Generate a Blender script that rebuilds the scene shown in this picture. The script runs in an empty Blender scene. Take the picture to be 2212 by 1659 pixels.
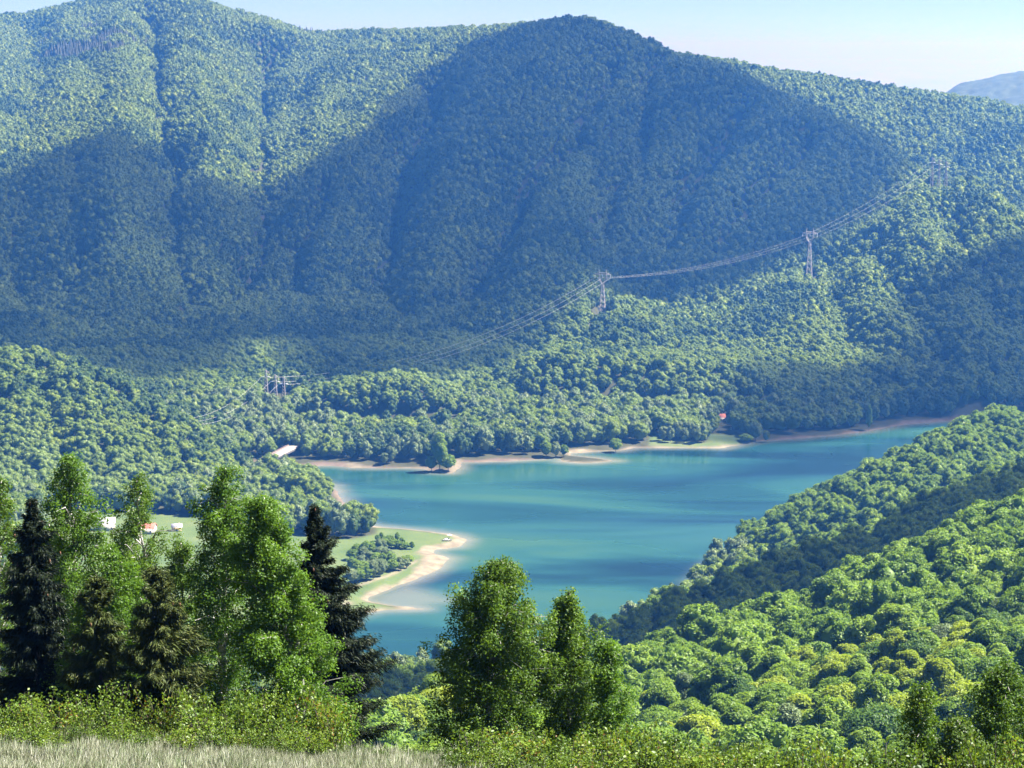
import bpy, math, random
import numpy as np
from mathutils import Vector, Matrix

rng = np.random.default_rng(7)
random.seed(7)
SC = bpy.context.scene
COL = SC.collection

# ------------------------------------------------------------------ camera, sky, sun, exposure
FPX, CX, CY, VH = 75.0/36.0*2212.0, 1106.0, 829.5, 100.0     # photograph measured on a 2212 x 1659 grid
PITCH = math.atan((CY-VH)/FPX)
CAMZ = 330.0                                                   # camera above the lake (lake = 0)
cam_d = bpy.data.cameras.new('camera'); cam = bpy.data.objects.new('camera', cam_d); COL.objects.link(cam)
cam_d.lens = 75.0; cam_d.sensor_width = 36.0; cam_d.clip_start = 0.5; cam_d.clip_end = 200000.0
cam.location = (0, 0, CAMZ); cam.rotation_euler = (math.pi/2-PITCH, 0, 0)
SC.camera = cam

SUN_AZ, SUN_EL = math.radians(80), math.radians(52)          # azimuth from the view direction towards the right
SUN = Vector((math.sin(SUN_AZ)*math.cos(SUN_EL), math.cos(SUN_AZ)*math.cos(SUN_EL), math.sin(SUN_EL)))
w = bpy.data.worlds.new('World'); SC.world = w; w.use_nodes = True
nt = w.node_tree; nt.nodes.clear()
sky = nt.nodes.new('ShaderNodeTexSky'); sky.sky_type = 'NISHITA'; sky.sun_disc = False
sky.sun_elevation = SUN_EL; sky.sun_rotation = SUN_AZ
sky.air_density = 0.22; sky.dust_density = 0.3; sky.ozone_density = 0.8; sky.altitude = 600
bg = nt.nodes.new('ShaderNodeBackground'); bg.inputs[1].default_value = 0.05
wo = nt.nodes.new('ShaderNodeOutputWorld')
nt.links.new(sky.outputs[0], bg.inputs[0]); nt.links.new(bg.outputs[0], wo.inputs[0])
sun_d = bpy.data.lights.new('sun', 'SUN'); sun_d.energy = 5.0; sun_d.angle = math.radians(0.5); sun_d.color = (1.0, 0.965, 0.91)
sun = bpy.data.objects.new('sun', sun_d); COL.objects.link(sun)
sun.rotation_euler = (-SUN).to_track_quat('-Z', 'Y').to_euler()
SC.view_settings.view_transform = 'Standard'; SC.view_settings.look = 'None'
SC.view_settings.exposure = 2.25; SC.view_settings.gamma = 1.0; SC.view_settings.use_curve_mapping = False
cy = SC.cycles
cy.max_bounces = 5; cy.diffuse_bounces = 2; cy.glossy_bounces = 2; cy.transmission_bounces = 3
cy.volume_bounces = 0; cy.transparent_max_bounces = 8; cy.use_denoising = True
cy.caustics_reflective = False; cy.caustics_refractive = False
try:
    cy.denoiser = 'OPENIMAGEDENOISE'; cy.denoising_input_passes = 'RGB_ALBEDO_NORMAL'
except Exception:
    pass

# ------------------------------------------------------------------ small helpers
def P(u, v, Y):
    a, b = (u-CX)/FPX, (CY-v)/FPX
    dy = math.cos(PITCH)+b*math.sin(PITCH); dz = -math.sin(PITCH)+b*math.cos(PITCH)
    return np.array((a*Y/dy, Y, CAMZ+dz*Y/dy))
def PZ(u, v, z=0.0):
    a, b = (u-CX)/FPX, (CY-v)/FPX
    dy = math.cos(PITCH)+b*math.sin(PITCH); dz = -math.sin(PITCH)+b*math.cos(PITCH)
    t = (z-CAMZ)/dz
    return np.array((a*t, dy*t, z))
def proj(x, y, z):
    d = z-CAMZ
    f = y*math.cos(PITCH)-d*math.sin(PITCH); up = y*math.sin(PITCH)+d*math.cos(PITCH)
    return CX+FPX*x/f, CY-FPX*up/f
def _h(ix, iy, s):
    n = (ix.astype(np.int64)*374761393 + iy.astype(np.int64)*668265263 + s*1442695041) & 0xFFFFFFFF
    n = ((n ^ (n >> 13))*1274126177) & 0xFFFFFFFF
    return ((n ^ (n >> 16)) & 0xFFFF)/65535.0
def vnoise(x, y, s=0):
    xi, yi = np.floor(x), np.floor(y); fx, fy = x-xi, y-yi
    fx = fx*fx*(3-2*fx); fy = fy*fy*(3-2*fy)
    a, b, c, d = _h(xi, yi, s), _h(xi+1, yi, s), _h(xi, yi+1, s), _h(xi+1, yi+1, s)
    return (a*(1-fx)+b*fx)*(1-fy)+(c*(1-fx)+d*fx)*fy-0.5
def fbm(x, y, s=0, o=4):
    t = 0; a = 1.0
    for k in range(o):
        t = t+a*vnoise(x*2**k+17.3*k, y*2**k-9.1*k, s+k); a *= 0.5
    return t
def sstep(a, b, x):
    t = np.clip((x-a)/(b-a), 0, 1); return t*t*(3-2*t)
def mesh_np(name, V, F, mat=None, smooth=False):
    V = np.asarray(V, dtype=np.float32); F = np.asarray(F, dtype=np.int32)
    me = bpy.data.meshes.new(name); k = F.shape[1]
    me.vertices.add(len(V)); me.vertices.foreach_set('co', V.ravel())
    me.loops.add(F.size); me.loops.foreach_set('vertex_index', F.ravel())
    me.polygons.add(len(F)); me.polygons.foreach_set('loop_start', np.arange(0, F.size, k, dtype=np.int32))
    if smooth: me.polygons.foreach_set('use_smooth', np.ones(len(F), dtype=bool))
    me.update(calc_edges=True); me.validate()
    if mat: me.materials.append(mat)
    return me
def link(name, me, parent=None, loc=None, **props):
    o = bpy.data.objects.new(name, me); COL.objects.link(o)
    if parent is not None: o.parent = parent
    if loc is not None: o.location = loc
    for k, v in props.items(): o[k] = v
    return o
def thing(name, loc, label, cat, group=None, rz=0.0):
    o = bpy.data.objects.new(name, None); COL.objects.link(o); o.location = loc; o.rotation_euler = (0, 0, rz)
    o.empty_display_size = 0.5
    o['label'] = label; o['category'] = cat
    if group: o['group'] = group
    return o
class MB:
    def __init__(s): s.v = []; s.f = []; s.n = 0
    def add(s, V, F):
        V = np.asarray(V, float); F = np.asarray(F, int)
        s.v.append(V); s.f.append(F+s.n); s.n += len(V)
    def tube(s, pts, rad, k=6):
        pts = [np.asarray(p, float) for p in pts]; n = len(pts); V = []; F = []
        for i, p in enumerate(pts):
            d = pts[min(i+1, n-1)]-pts[max(i-1, 0)]; d = d/(np.linalg.norm(d)+1e-9)
            a = np.cross(d, (0, 0, 1.0) if abs(d[2]) < .9 else (1.0, 0, 0)); a /= np.linalg.norm(a); b = np.cross(d, a)
            for j in range(k):
                t = 2*math.pi*j/k; V.append(p+rad[i]*(a*math.cos(t)+b*math.sin(t)))
        for i in range(n-1):
            for j in range(k):
                q = (i*k+j, i*k+(j+1) % k, (i+1)*k+(j+1) % k, (i+1)*k+j)
                F.append((q[0], q[1], q[2])); F.append((q[0], q[2], q[3]))
        s.add(V, F)
    def box(s, lo, hi):
        x0, y0, z0 = lo; x1, y1, z1 = hi
        V = [(x0,y0,z0),(x1,y0,z0),(x1,y1,z0),(x0,y1,z0),(x0,y0,z1),(x1,y0,z1),(x1,y1,z1),(x0,y1,z1)]
        Q = [(0,3,2,1),(4,5,6,7),(0,1,5,4),(1,2,6,5),(2,3,7,6),(3,0,4,7)]
        s.add(V, [t for q in Q for t in ((q[0],q[1],q[2]),(q[0],q[2],q[3]))])
    def mesh(s, name, mat, smooth=False): return mesh_np(name, np.vstack(s.v), np.vstack(s.f), mat, smooth)

# ------------------------------------------------------------------ materials
def new_mat(name):
    m = bpy.data.materials.new(name); m.use_nodes = True; m.node_tree.nodes.clear(); return m, m.node_tree.nodes, m.node_tree.links
def ramp(N, cols):
    r = N.new('ShaderNodeValToRGB'); e = r.color_ramp.elements
    while len(e) > 1: e.remove(e[-1])
    e[0].position = cols[0][0]; e[0].color = (*cols[0][1], 1)
    for p, c in cols[1:]:
        x = e.new(p); x.color = (*c, 1)
    return r
def leaf_mat(name, cols, transl=0.35, wobj=0.6, gloss=0.03, tint=(1.25, 1.15, 0.55), tone=False):
    m, N, L = new_mat(name)
    oi = N.new('ShaderNodeObjectInfo'); ge = N.new('ShaderNodeNewGeometry')
    a = N.new('ShaderNodeMath'); a.operation = 'MULTIPLY'; a.inputs[1].default_value = wobj; L.new(oi.outputs['Random'], a.inputs[0])
    b = N.new('ShaderNodeMath'); b.operation = 'MULTIPLY_ADD'; b.inputs[1].default_value = 1-wobj
    L.new(ge.outputs['Random Per Island'], b.inputs[0]); L.new(a.outputs[0], b.inputs[2])
    if tone:                                                       # twig by twig the leaves differ a little in age and colour
        tn = N.new('ShaderNodeAttribute'); tn.attribute_name = 'tone'; b2 = N.new('ShaderNodeMath'); b2.operation = 'MULTIPLY_ADD'; b2.inputs[1].default_value = .45
        b3 = N.new('ShaderNodeMath'); b3.operation = 'MULTIPLY'; b3.inputs[1].default_value = .35; L.new(tn.outputs['Fac'], b3.inputs[0]); L.new(b.outputs[0], b2.inputs[0]); L.new(b3.outputs[0], b2.inputs[2]); b = b2
    r = ramp(N, cols); L.new(b.outputs[0], r.inputs[0])
    d = N.new('ShaderNodeBsdfDiffuse'); t = N.new('ShaderNodeBsdfTranslucent')
    mu = N.new('ShaderNodeMixRGB'); mu.blend_type = 'MULTIPLY'; mu.inputs[0].default_value = 1; mu.inputs[2].default_value = (*tint, 1)
    L.new(r.outputs[0], d.inputs[0]); L.new(r.outputs[0], mu.inputs[1]); L.new(mu.outputs[0], t.inputs[0])
    x = N.new('ShaderNodeMixShader'); x.inputs[0].default_value = transl; L.new(d.outputs[0], x.inputs[1]); L.new(t.outputs[0], x.inputs[2])
    g = N.new('ShaderNodeBsdfGlossy'); g.inputs['Roughness'].default_value = 0.45; g.inputs[0].default_value = (1, 1, 1, 1)
    y = N.new('ShaderNodeMixShader'); y.inputs[0].default_value = gloss; L.new(x.outputs[0], y.inputs[1]); L.new(g.outputs[0], y.inputs[2])
    o = N.new('ShaderNodeOutputMaterial'); L.new(y.outputs[0], o.inputs[0]); return m
def plain_mat(name, c1, c2=None, scale=1.0, rough=0.8, metal=0.0, stretch=(1, 1, 1), bump=0.0):
    m, N, L = new_mat(name)
    p = N.new('ShaderNodeBsdfPrincipled'); p.inputs['Roughness'].default_value = rough; p.inputs['Metallic'].default_value = metal
    tc = N.new('ShaderNodeTexCoord'); mp = N.new('ShaderNodeMapping'); mp.inputs['Scale'].default_value = stretch
    no = N.new('ShaderNodeTexNoise'); no.inputs['Scale'].default_value = scale; no.inputs['Detail'].default_value = 5
    L.new(tc.outputs['Object'], mp.inputs[0]); L.new(mp.outputs[0], no.inputs['Vector'])
    r = ramp(N, [(0.35, c1), (0.68, c2 or c1)]); L.new(no.outputs['Fac'], r.inputs[0]); L.new(r.outputs[0], p.inputs['Base Color'])
    if bump:
        bn = N.new('ShaderNodeBump'); bn.inputs['Strength'].default_value = bump; L.new(no.outputs['Fac'], bn.inputs['Height']); L.new(bn.outputs[0], p.inputs['Normal'])
    o = N.new('ShaderNodeOutputMaterial'); L.new(p.outputs[0], o.inputs[0]); return m

M = {}
def sc_(cols, k): return [(p, tuple(v*k for v in c)) for p, c in cols]
BF = [(0.05, (.080, .138, .026)), (.35, (.125, .198, .034)), (.7, (.180, .262, .042)), (1, (.240, .300, .055))]
M['beech_far'] = leaf_mat('beech_far', BF, .5, .4, .01)
M['beech_far_light'] = leaf_mat('beech_far_light', [(0, (.135, .215, .055)), (1, (.195, .275, .075))], .5, .4, .01)
M['beech_far_deep'] = leaf_mat('beech_far_deep', [(0, (.045, .090, .026)), (1, (.095, .160, .040))], .46, .4, .01)
M['beech'] = leaf_mat('beech', [(0.05, (.080, .150, .020)), (.4, (.140, .240, .030)), (.8, (.195, .300, .038)), (1, (.240, .330, .044))], .52, .5, .01)
M['beech_yellow'] = leaf_mat('beech_yellow', [(0.0, (.17, .25, .026)), (.5, (.25, .33, .032)), (1, (.29, .36, .036))], .52, .4, .01)
M['beech_deep'] = leaf_mat('beech_deep', [(0.0, (.050, .105, .022)), (.5, (.080, .155, .028)), (1, (.14, .22, .036))], .46, .4, .01)
M['beech_pale'] = leaf_mat('beech_pale', [(0.05, (.10, .155, .065)), (.5, (.15, .21, .09)), (1, (.20, .26, .12))], .3, .5, .015)
M['conifer_far'] = leaf_mat('conifer_far', [(0.0, (.012, .022, .014)), (1, (.03, .045, .025))], .1, .6, .02)
M['birch_leaf'] = leaf_mat('birch_leaf', [(0.0, (.044, .092, .015)), (.5, (.092, .170, .022)), (1, (.170, .255, .034))], .54, .2, .01, (1.25, 1.15, .55), True)
M['maple_leaf'] = leaf_mat('maple_leaf', [(0.0, (.046, .105, .014)), (.5, (.095, .190, .020)), (1, (.175, .275, .030))], .55, .2, .01, (1.25, 1.15, .55), True)
M['shrub_leaf'] = leaf_mat('shrub_leaf', [(0.0, (.050, .10, .015)), (.45, (.105, .18, .020)), (.88, (.17, .235, .026)), (.95, (.19, .13, .03)), (1, (.20, .085, .03))], .42, .25, .015)
M['shrub_green'] = leaf_mat('shrub_green', [(0.0, (.03, .062, .012)), (.5, (.06, .115, .015)), (1, (.10, .15, .02))], .4, .3, .015)
M['needle_dark'] = leaf_mat('needle_dark', [(0.0, (.010, .016, .009)), (.6, (.018, .028, .013)), (1, (.032, .040, .018))], .08, .3, .008, (1, 1, .8))
M['needle_olive'] = leaf_mat('needle_olive', [(0.0, (.028, .045, .014)), (.6, (.065, .085, .022)), (1, (.13, .125, .034))], .12, .25, .008, (1, 1, .7))
M['bark'] = plain_mat('bark', (.05, .04, .03), (.09, .075, .06), 6)
M['birch_bark'] = plain_mat('birch_bark', (.10, .09, .08), (.55, .53, .50), 5, .7, 0, (1, 1, 4))
M['cone'] = plain_mat('cone', (.10, .045, .02), (.17, .08, .035), 30)
M['steel'] = plain_mat('steel', (.30, .28, .29), (.36, .34, .35), 2, .6, .1)
M['wire'] = plain_mat('wire', (.66, .68, .72), (.70, .72, .76), 1, .7, 0)
M['glass_white'] = plain_mat('glass_white', (.78, .82, .85), (.82, .85, .88), 1, .2)
M['concrete'] = plain_mat('concrete', (.30, .28, .265), (.38, .355, .33), .4, .9)
M['concrete_shaded'] = plain_mat('concrete_shaded', (.09, .085, .09), (.13, .125, .12), .4, .9)  # same bridge concrete, shade of its sides put into the colour
M['white_wall'] = plain_mat('white_wall', (.42, .41, .39), (.50, .49, .46), .7, .8)
M['tan_wall'] = plain_mat('tan_wall', (.50, .38, .27), (.58, .45, .33), .7, .8)
M['roof_red'] = plain_mat('roof_red', (.36, .10, .07), (.45, .15, .10), 3, .8)
M['roof_grey'] = plain_mat('roof_grey', (.34, .34, .40), (.42, .42, .48), 3, .6)
M['dark_glass'] = plain_mat('dark_glass', (.03, .04, .05), (.05, .06, .07), 1, .1)
M['boat_white'] = plain_mat('boat_white', (.78, .78, .80), (.82, .82, .84), 1, .4)
M['rail'] = plain_mat('rail', (.26, .19, .18), (.32, .24, .22), 1, .7)
M['umbrella'] = plain_mat('umbrella', (.70, .42, .38), (.75, .48, .42), 1, .7)

# ------------------------------------------------------------------ terrain: every hill is a crest line at its real distance
class Layer:
    def __init__(s, name, pts, th, fs, bs, fr=40., br=40., sm=.004, noise=6., nsc=160., rib=0., ra=0.):
        s.rib, s.ra = rib, ra
        s.name = name; A = []; Y = []; Z = []
        for u, v, y in pts:
            q = P(u, v, y); A.append(q[0]/q[1]); Y.append(y); Z.append(q[2]-th)
        g = np.linspace(A[0], A[-1], 900); s.g = g
        k = max(1, int(sm/(g[1]-g[0]))); ker = np.hanning(2*k+3)[1:-1]; ker /= ker.sum()
        def smth(q):
            q = np.interp(g, A, q); return np.convolve(np.pad(q, len(ker)//2, mode='edge'), ker, 'valid')[:900]
        s.Y = smth(Y); s.Z = smth(Z)
        s.FS = smth(fs) if isinstance(fs, (list, tuple)) else np.full(900, fs); fs = float(s.FS[450])
        s.fs, s.bs, s.fr, s.br, s.noise, s.nsc = fs, bs, fr, br, noise, nsc
    def h(s, x, y):
        az = x/np.maximum(y, 1.0)
        Yc = np.interp(az, s.g, s.Y); Zc = np.interp(az, s.g, s.Z)
        out = np.maximum(np.maximum(s.g[0]-az, az-s.g[-1]), 0)*Yc
        d = Yc-y
        f = np.maximum(d, 0); b = np.maximum(-d, 0)
        z = Zc - np.interp(az, s.g, s.FS)*(np.sqrt(f*f+s.fr**2)-s.fr) - s.bs*(np.sqrt(b*b+s.br**2)-s.br) - 0.9*out
        if s.rib:
            c = (x*math.cos(s.ra)-y*math.sin(s.ra)); l_ = (x*math.sin(s.ra)+y*math.cos(s.ra))
            c = c+45*fbm(x/300., y/300., 41, 2)
            z = z+s.rib*(.35-np.abs(2*vnoise(c/115., l_/900., 43))-.45*np.abs(2*vnoise(c/48., l_/420., 44)))*sstep(10, 160, d)
        if s.noise: z = z + s.noise*fbm(x/s.nsc, y/s.nsc, 31, 3)*sstep(0, 120, np.abs(d))
        return z
LAY = [
 Layer('mountain_left', [(-300,90,4200),(-120,45,4250),(0,28,4300),(60,25,4300),(130,8,4300),(250,-14,4300),(340,-18,4300),(450,-2,4300),(490,14,4300),(575,34,4300),(612,47,4300),(650,60,4300),(690,66,4250),(775,61,4200),(930,58,4100),(1030,54,4000),(1150,44,3900),(1260,40,3800)], 14, .20, .35, 60, 60, .003, 10, 260, 17, 0.12),
 Layer('spur_left', [(-300,470,2800),(-120,430,2850),(0,392,2900),(110,337,2900),(180,305,2900),(230,285,2900),(300,318,2920),(372,352,2950),(470,395,3000),(565,440,3000)], 13, .37, .16, 50, 50, .006, 8, 150, 20, -.1),
 Layer('mountain_right_back', [(1440,108,3500),(1494,117,3500),(1578,127,3480),(1683,148,3460),(1823,168,3440),(1963,190,3400),(2138,214,3320),(2212,229,3280),(2500,290,3100)], 13, .36, .4, 60, 60, .003, 6, 200),
 Layer('mountain_main', [(560,470,2950),(620,395,3020),(700,345,3100),(800,285,3200),(880,225,3270),(950,165,3320),(1080,72,3400),(1150,46,3400),(1210,36,3400),(1262,33,3400),(1300,42,3380),(1370,70,3330),(1392,82,3320),(1408,79,3310),(1458,106,3260),(1494,119,3220),(1578,150,3130),(1700,205,3000),(1850,275,2860),(1980,357,2720),(2060,420,2600)], 13, .37, .33, 50, 50, .0025, 9, 170, 26, .45),
 Layer('pylon_ridge', [(985,838,2050),(1060,795,2080),(1130,757,2140),(1190,695,2200),(1270,652,2240),(1340,632,2250),(1400,640,2260),(1480,668,2290),(1560,642,2340),(1700,577,2420),(1820,520,2480),(1900,450,2540),(1985,388,2590),(2050,380,2600),(2100,374,2580),(2140,402,2540),(2212,452,2480),(2500,600,2350)], 17, .235, .42, 40, 40, .003, 8, 120, 12, -.3),
 Layer('knoll', [(488,915,1890),(560,878,1890),(640,843,1885),(720,818,1880),(800,802,1880),(880,799,1880),(940,818,1875),(985,852,1870),(1003,900,1865)], 17, 1.1, .22, 22, 40, .003, 3, 60),
 Layer('knoll_front', [(1095,830,1955),(1130,772,1960),(1200,748,1965),(1350,762,1965),(1500,772,1965),(1600,768,1965),(1660,790,1960),(1710,850,1950)], 17, 1.0, .12, 22, 40, .003, 3, 60),
 Layer('knoll_low_left', [(292,800,2180),(350,757,2180),(400,746,2180),(450,762,2180),(492,815,2180)], 15, .5, .3, 30, 40, .003, 3, 60),
 Layer('knoll_low_mid', [(505,812,2120),(560,767,2120),(620,761,2120),(642,780,2120),(662,830,2120)], 15, .5, .3, 30, 40, .003, 3, 60),
 Layer('knoll_near_left', [(362,860,1960),(400,827,1960),(450,821,1960),(492,865,1960)], 15, .5, .3, 25, 40, .003, 3, 60),
 Layer('hill_left', [(-300,790,1780),(-120,735,1780),(0,741,1760),(90,745,1740),(130,754,1730),(180,766,1720),(205,784,1710),(260,797,1700),(300,826,1690),(380,871,1670),(430,901,1650),(480,927,1640),(520,953,1630),(560,985,1610),(600,1010,1590)], 18, .275, .4, 30, 30, .002, 7, 90, 8, -.4),
 Layer('hill_left_nose', [(520,1060,1500),(560,1030,1510),(600,1008,1520),(650,994,1520),(690,1002,1515),(720,1024,1505),(738,1050,1500),(748,1085,1490)], 17, .28, .45, 20, 20, .002, 2, 60),
 Layer('hill_left_foot', [(560,1110,1452),(640,1095,1455),(720,1088,1455),(765,1102,1452),(795,1130,1446),(806,1158,1440)], 15, .4, .4, 15, 15, .002, 1, 60),
 Layer('hill_right_far', [(1545,1225,1370),(1552,1175,1375),(1570,1142,1385),(1600,1112,1392),(1650,1081,1400),(1700,1051,1405),(1760,1011,1410),(1830,966,1420),(1900,936,1430),(1960,906,1440),(2030,881,1450),(2090,869,1455),(2150,866,1450),(2212,871,1440),(2500,880,1400)], 19, .07, .5, 40, 25, .002, 4, 80),
 Layer('hill_right_mid', [(560,1475,760),(700,1445,800),(840,1428,850),(960,1412,880),(1100,1388,910),(1200,1352,930),(1265,1330,945),(1330,1315,960),(1370,1300,970),(1412,1265,985),(1452,1236,1000),(1490,1240,1005),(1530,1232,1010),(1600,1190,1010),(1700,1172,1015),(1800,1132,1025),(1900,1098,1035),(1935,1068,1040),(2000,1040,1045),(2080,1010,1050),(2212,970,1060),(2500,900,1080)], 22, [-.17]*9+[-.15]*5+[-.13,-.12,-.11,-.10,-.09,-.08,-.07,-.05], .42, 30, 30, .003, 5, 90),
 Layer('slope_near', [(400,1590,330),(600,1565,360),(850,1512,400),(950,1492,420),(1100,1450,460),(1300,1402,520),(1350,1386,530),(1420,1351,540),(1500,1331,550),(1560,1311,560),(1640,1291,570),(1700,1281,580),(1760,1251,590),(1830,1216,600),(1900,1181,610),(1980,1141,620),(2050,1121,630),(2130,1081,640),(2212,1051,650),(2500,930,680)], 18, [-.22,-.22,-.22,-.22,-.22,-.21,-.21,-.205,-.20,-.195,-.19,-.18,-.17,-.16,-.15,-.14,-.13,-.12,-.11,-.06], .5, 30, 30, .003, 4, 60),
]
# shore of the lake, traced as a closed line at water level
SHORE = [(560,1000),(640,1007),(720,1006),(760,1010),(850,1011),(915,1012),(938,1020),(975,1022),(993,1013),(1000,999),(1100,996),(1180,992),(1207,988),(1212,997),(1260,1000),(1300,998),(1332,996),(1290,990),(1232,984),(1232,978),(1300,975),(1345,973),(1372,967),(1440,967),(1500,967),(1560,968),(1597,961),(1625,954),(1700,949),(1800,941),(1880,930),(1960,916),(2100,905),(2400,890),
 (2400,960),(2000,1010),(1800,1080),(1660,1150),(1590,1190),(1548,1222),(1500,1270),(1420,1330),(1280,1400),(1050,1445),(800,1462),(640,1455),(600,1420),(660,1370),(760,1328),(830,1318),(880,1317),(914,1315),(880,1310),(838,1307),(800,1298),(792,1291),(850,1269),(905,1251),(950,1226),(972,1207),(956,1200),(938,1195),(941,1187),(990,1180),(1006,1166),(985,1157),(930,1148),(870,1142),(815,1138),(775,1128),(745,1090),(720,1050),(650,1030),(560,1024)]
SH = np.array([PZ(u, v)[:2] for u, v in SHORE])
def poly_sd(x, y, pts):
    """signed distance to a closed line, negative inside"""
    x = np.asarray(x, float); y = np.asarray(y, float); sh = x.shape; x = x.ravel(); y = y.ravel()
    best = np.full(x.shape, 1e18); ins = np.zeros(x.shape, bool); n = len(pts)
    for i in range(n):
        a, b = pts[i], pts[(i+1) % n]; e = b-a
        t = np.clip(((x-a[0])*e[0]+(y-a[1])*e[1])/(e@e+1e-9), 0, 1)
        best = np.minimum(best, (x-a[0]-t*e[0])**2+(y-a[1]-t*e[1])**2)
        c = ((a[1] > y) != (b[1] > y)) & (x < (b[0]-a[0])*(y-a[1])/((b[1]-a[1]) if b[1] != a[1] else 1e-9)+a[0])
        ins ^= c
    d = np.sqrt(best); return np.where(ins, -d, d).reshape(sh)
def shore_sd(x, y):
    d = np.full(np.shape(x), 900.0); m = (y > 950) & (y < 2600)
    if m.any(): d[m] = poly_sd(x[m], y[m], SH)
    return d
def floor_h(x, y, sd):
    wob = 1.6*fbm(x/14., y/14., 5, 3)
    s = sd+wob*2
    z = np.where(s < 0, np.maximum(s*.16, -9), np.where(s < 9, s*.20, 1.8+(s-9)*.035))
    return np.minimum(z, 10+sd*.012)+np.where(sd > 12, .5*fbm(x/40., y/40., 9, 3), 0)
def near_h(x, y):
    drop = np.interp(y, [-60, 0, 25, 46, 52, 58, 62, 1000], [-14, 1.7, 9.6, 16.15, 17.9, 19.45, 20.9, 20.9+.37*938])
    drop = drop+.052*np.clip(x+13, 0, 60)*sstep(20, 50, y)
    return CAMZ-drop+.25*fbm(x/3., y/3., 3, 3)*sstep(8, 20, y)-np.where(y > 480, (y-480)*1.5, 0)
GUL = []
def height(x, y, want=False):
    x = np.asarray(x, float); y = np.asarray(y, float)
    sd = shore_sd(x, y)
    z = floor_h(x, y, sd); z = np.where(y > 3300, -169.4, z)
    who = np.full(x.shape, -1)
    for i, l in enumerate(LAY):
        q = l.h(x, y)
        if l.fs < 0: q = q-2.0*np.maximum(240-y, 0)
        if l.name in ('hill_left', 'hill_left_nose', 'hill_left_foot', 'knoll', 'knoll_front', 'pylon_ridge', 'hill_right_far', 'hill_right_mid'):
            q = np.minimum(q, np.maximum(sd, -30)*.55+1.0)             # hills run down to the water's edge
        m = q > z; who = np.where(m, i, who); z = np.where(m, q, z)
    q = near_h(x, y); m = q > z; who = np.where(m, 99, who); z = np.where(m, q, z)
    for pts, dep, wid in GUL:
        d = np.full(x.shape, 1e9); tt = np.zeros(x.shape)
        lo, hi = pts.min(0)-wid*1.5, pts.max(0)+wid*1.5
        mk = (x > lo[0]) & (x < hi[0]) & (y > lo[1]) & (y < hi[1])
        if not mk.any(): continue
        xs, ys = x[mk], y[mk]; b = np.full(xs.shape, 1e9)
        for i in range(len(pts)-1):
            a, e = pts[i], pts[i+1]-pts[i]
            t = np.clip(((xs-a[0])*e[0]+(ys-a[1])*e[1])/(e@e+1e-9), 0, 1)
            b = np.minimum(b, np.hypot(xs-a[0]-t*e[0], ys-a[1]-t*e[1]))
        z[mk] = np.maximum(z[mk]-dep*np.clip(1-b/wid, 0, 1)**1.4, np.minimum(z[mk], 14.))
    return (z, who, sd) if want else z
YS = np.geomspace(70, 5200, 1600)
def hit(u, v, lift=0.0, ymin=70):
    q = P(u, v, 1.0); dx, dz = q[0], q[2]-CAMZ
    ys = YS[YS >= ymin]
    g = height(dx*ys, ys)+lift; r = CAMZ+dz*ys
    k = np.nonzero(r <= g)[0]
    if len(k) == 0: return None
    Y = ys[k[0]]; return np.array((dx*Y, Y, g[k[0]]))
# gullies down the far slopes (traced in the photograph, laid on the terrain)
gl = [([(322,15),(330,60),(338,130),(352,230),(371,330),(380,430),(390,540),(412,640),(430,720)], 27, 70),
      ([(575,45),(578,90),(572,160),(566,230),(570,300),(570,370),(566,430),(550,520),(542,640)], 40, 90),
      ([(938,170),(934,235),(900,300),(862,345),(845,470),(815,560),(792,640),(800,740)], 26, 60),
      ([(1330,120),(1280,200),(1225,290),(1140,390),(1090,500),(1020,640)], 22, 60),
      ([(1420,110),(1380,260),(1350,360),(1300,470),(1240,560)], 17, 55),
      ([(1600,230),(1530,330),(1480,420),(1430,520)], 18, 55),
      ([(1760,280),(1690,350),(1600,440),(1540,540)], 15, 50),
      ([(700,380),(660,470),(620,580),(600,690)], 14, 50),
      ([(180,330),(150,430),(160,560),(120,680)], 16, 55), ([(60,420),(30,520),(50,650)], 14, 50),
      ([(470,60),(455,130),(490,230)], 9, 50), ([(200,40),(180,120),(235,205)], 10, 55), ([(60,60),(95,150),(50,260)], 12, 60),
      ([(700,110),(650,190),(600,300)], 8, 50), ([(860,100),(790,190),(720,270)], 8, 45),
      ([(1790,560),(1830,640),(1860,720),(1890,790)], 14, 45), ([(1900,520),(1960,620),(2000,720),(2030,800)], 16, 50), ([(2060,470),(2110,580),(2150,700)], 14, 50),
      ([(250,860),(300,950),(330,1040)], 6, 25), ([(90,800),(120,900),(160,1010)], 7, 28), ([(420,950),(450,1040)], 5, 22)]
tmp = []
for pts, dep, wid in gl:
    dep *= 1.6 if wid < 90 else 1.5
    q = [hit(u, v) for u, v in pts]; q = np.array([p[:2] for p in q if p is not None])
    if len(q) > 1:
        tt = np.linspace(0, len(q)-1, len(q)*5); qq = np.stack([np.interp(tt, np.arange(len(q)), q[:, 0]), np.interp(tt, np.arange(len(q)), q[:, 1])], -1)
        qq[:, 0] += 26*fbm(qq[:, 1]/90., qq[:, 0]/90.+dep, 61, 3); tmp.append((qq, dep, wid))
GUL = tmp+[(q, 17, 20) for q, d_, w_ in tmp[:8]]

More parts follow.
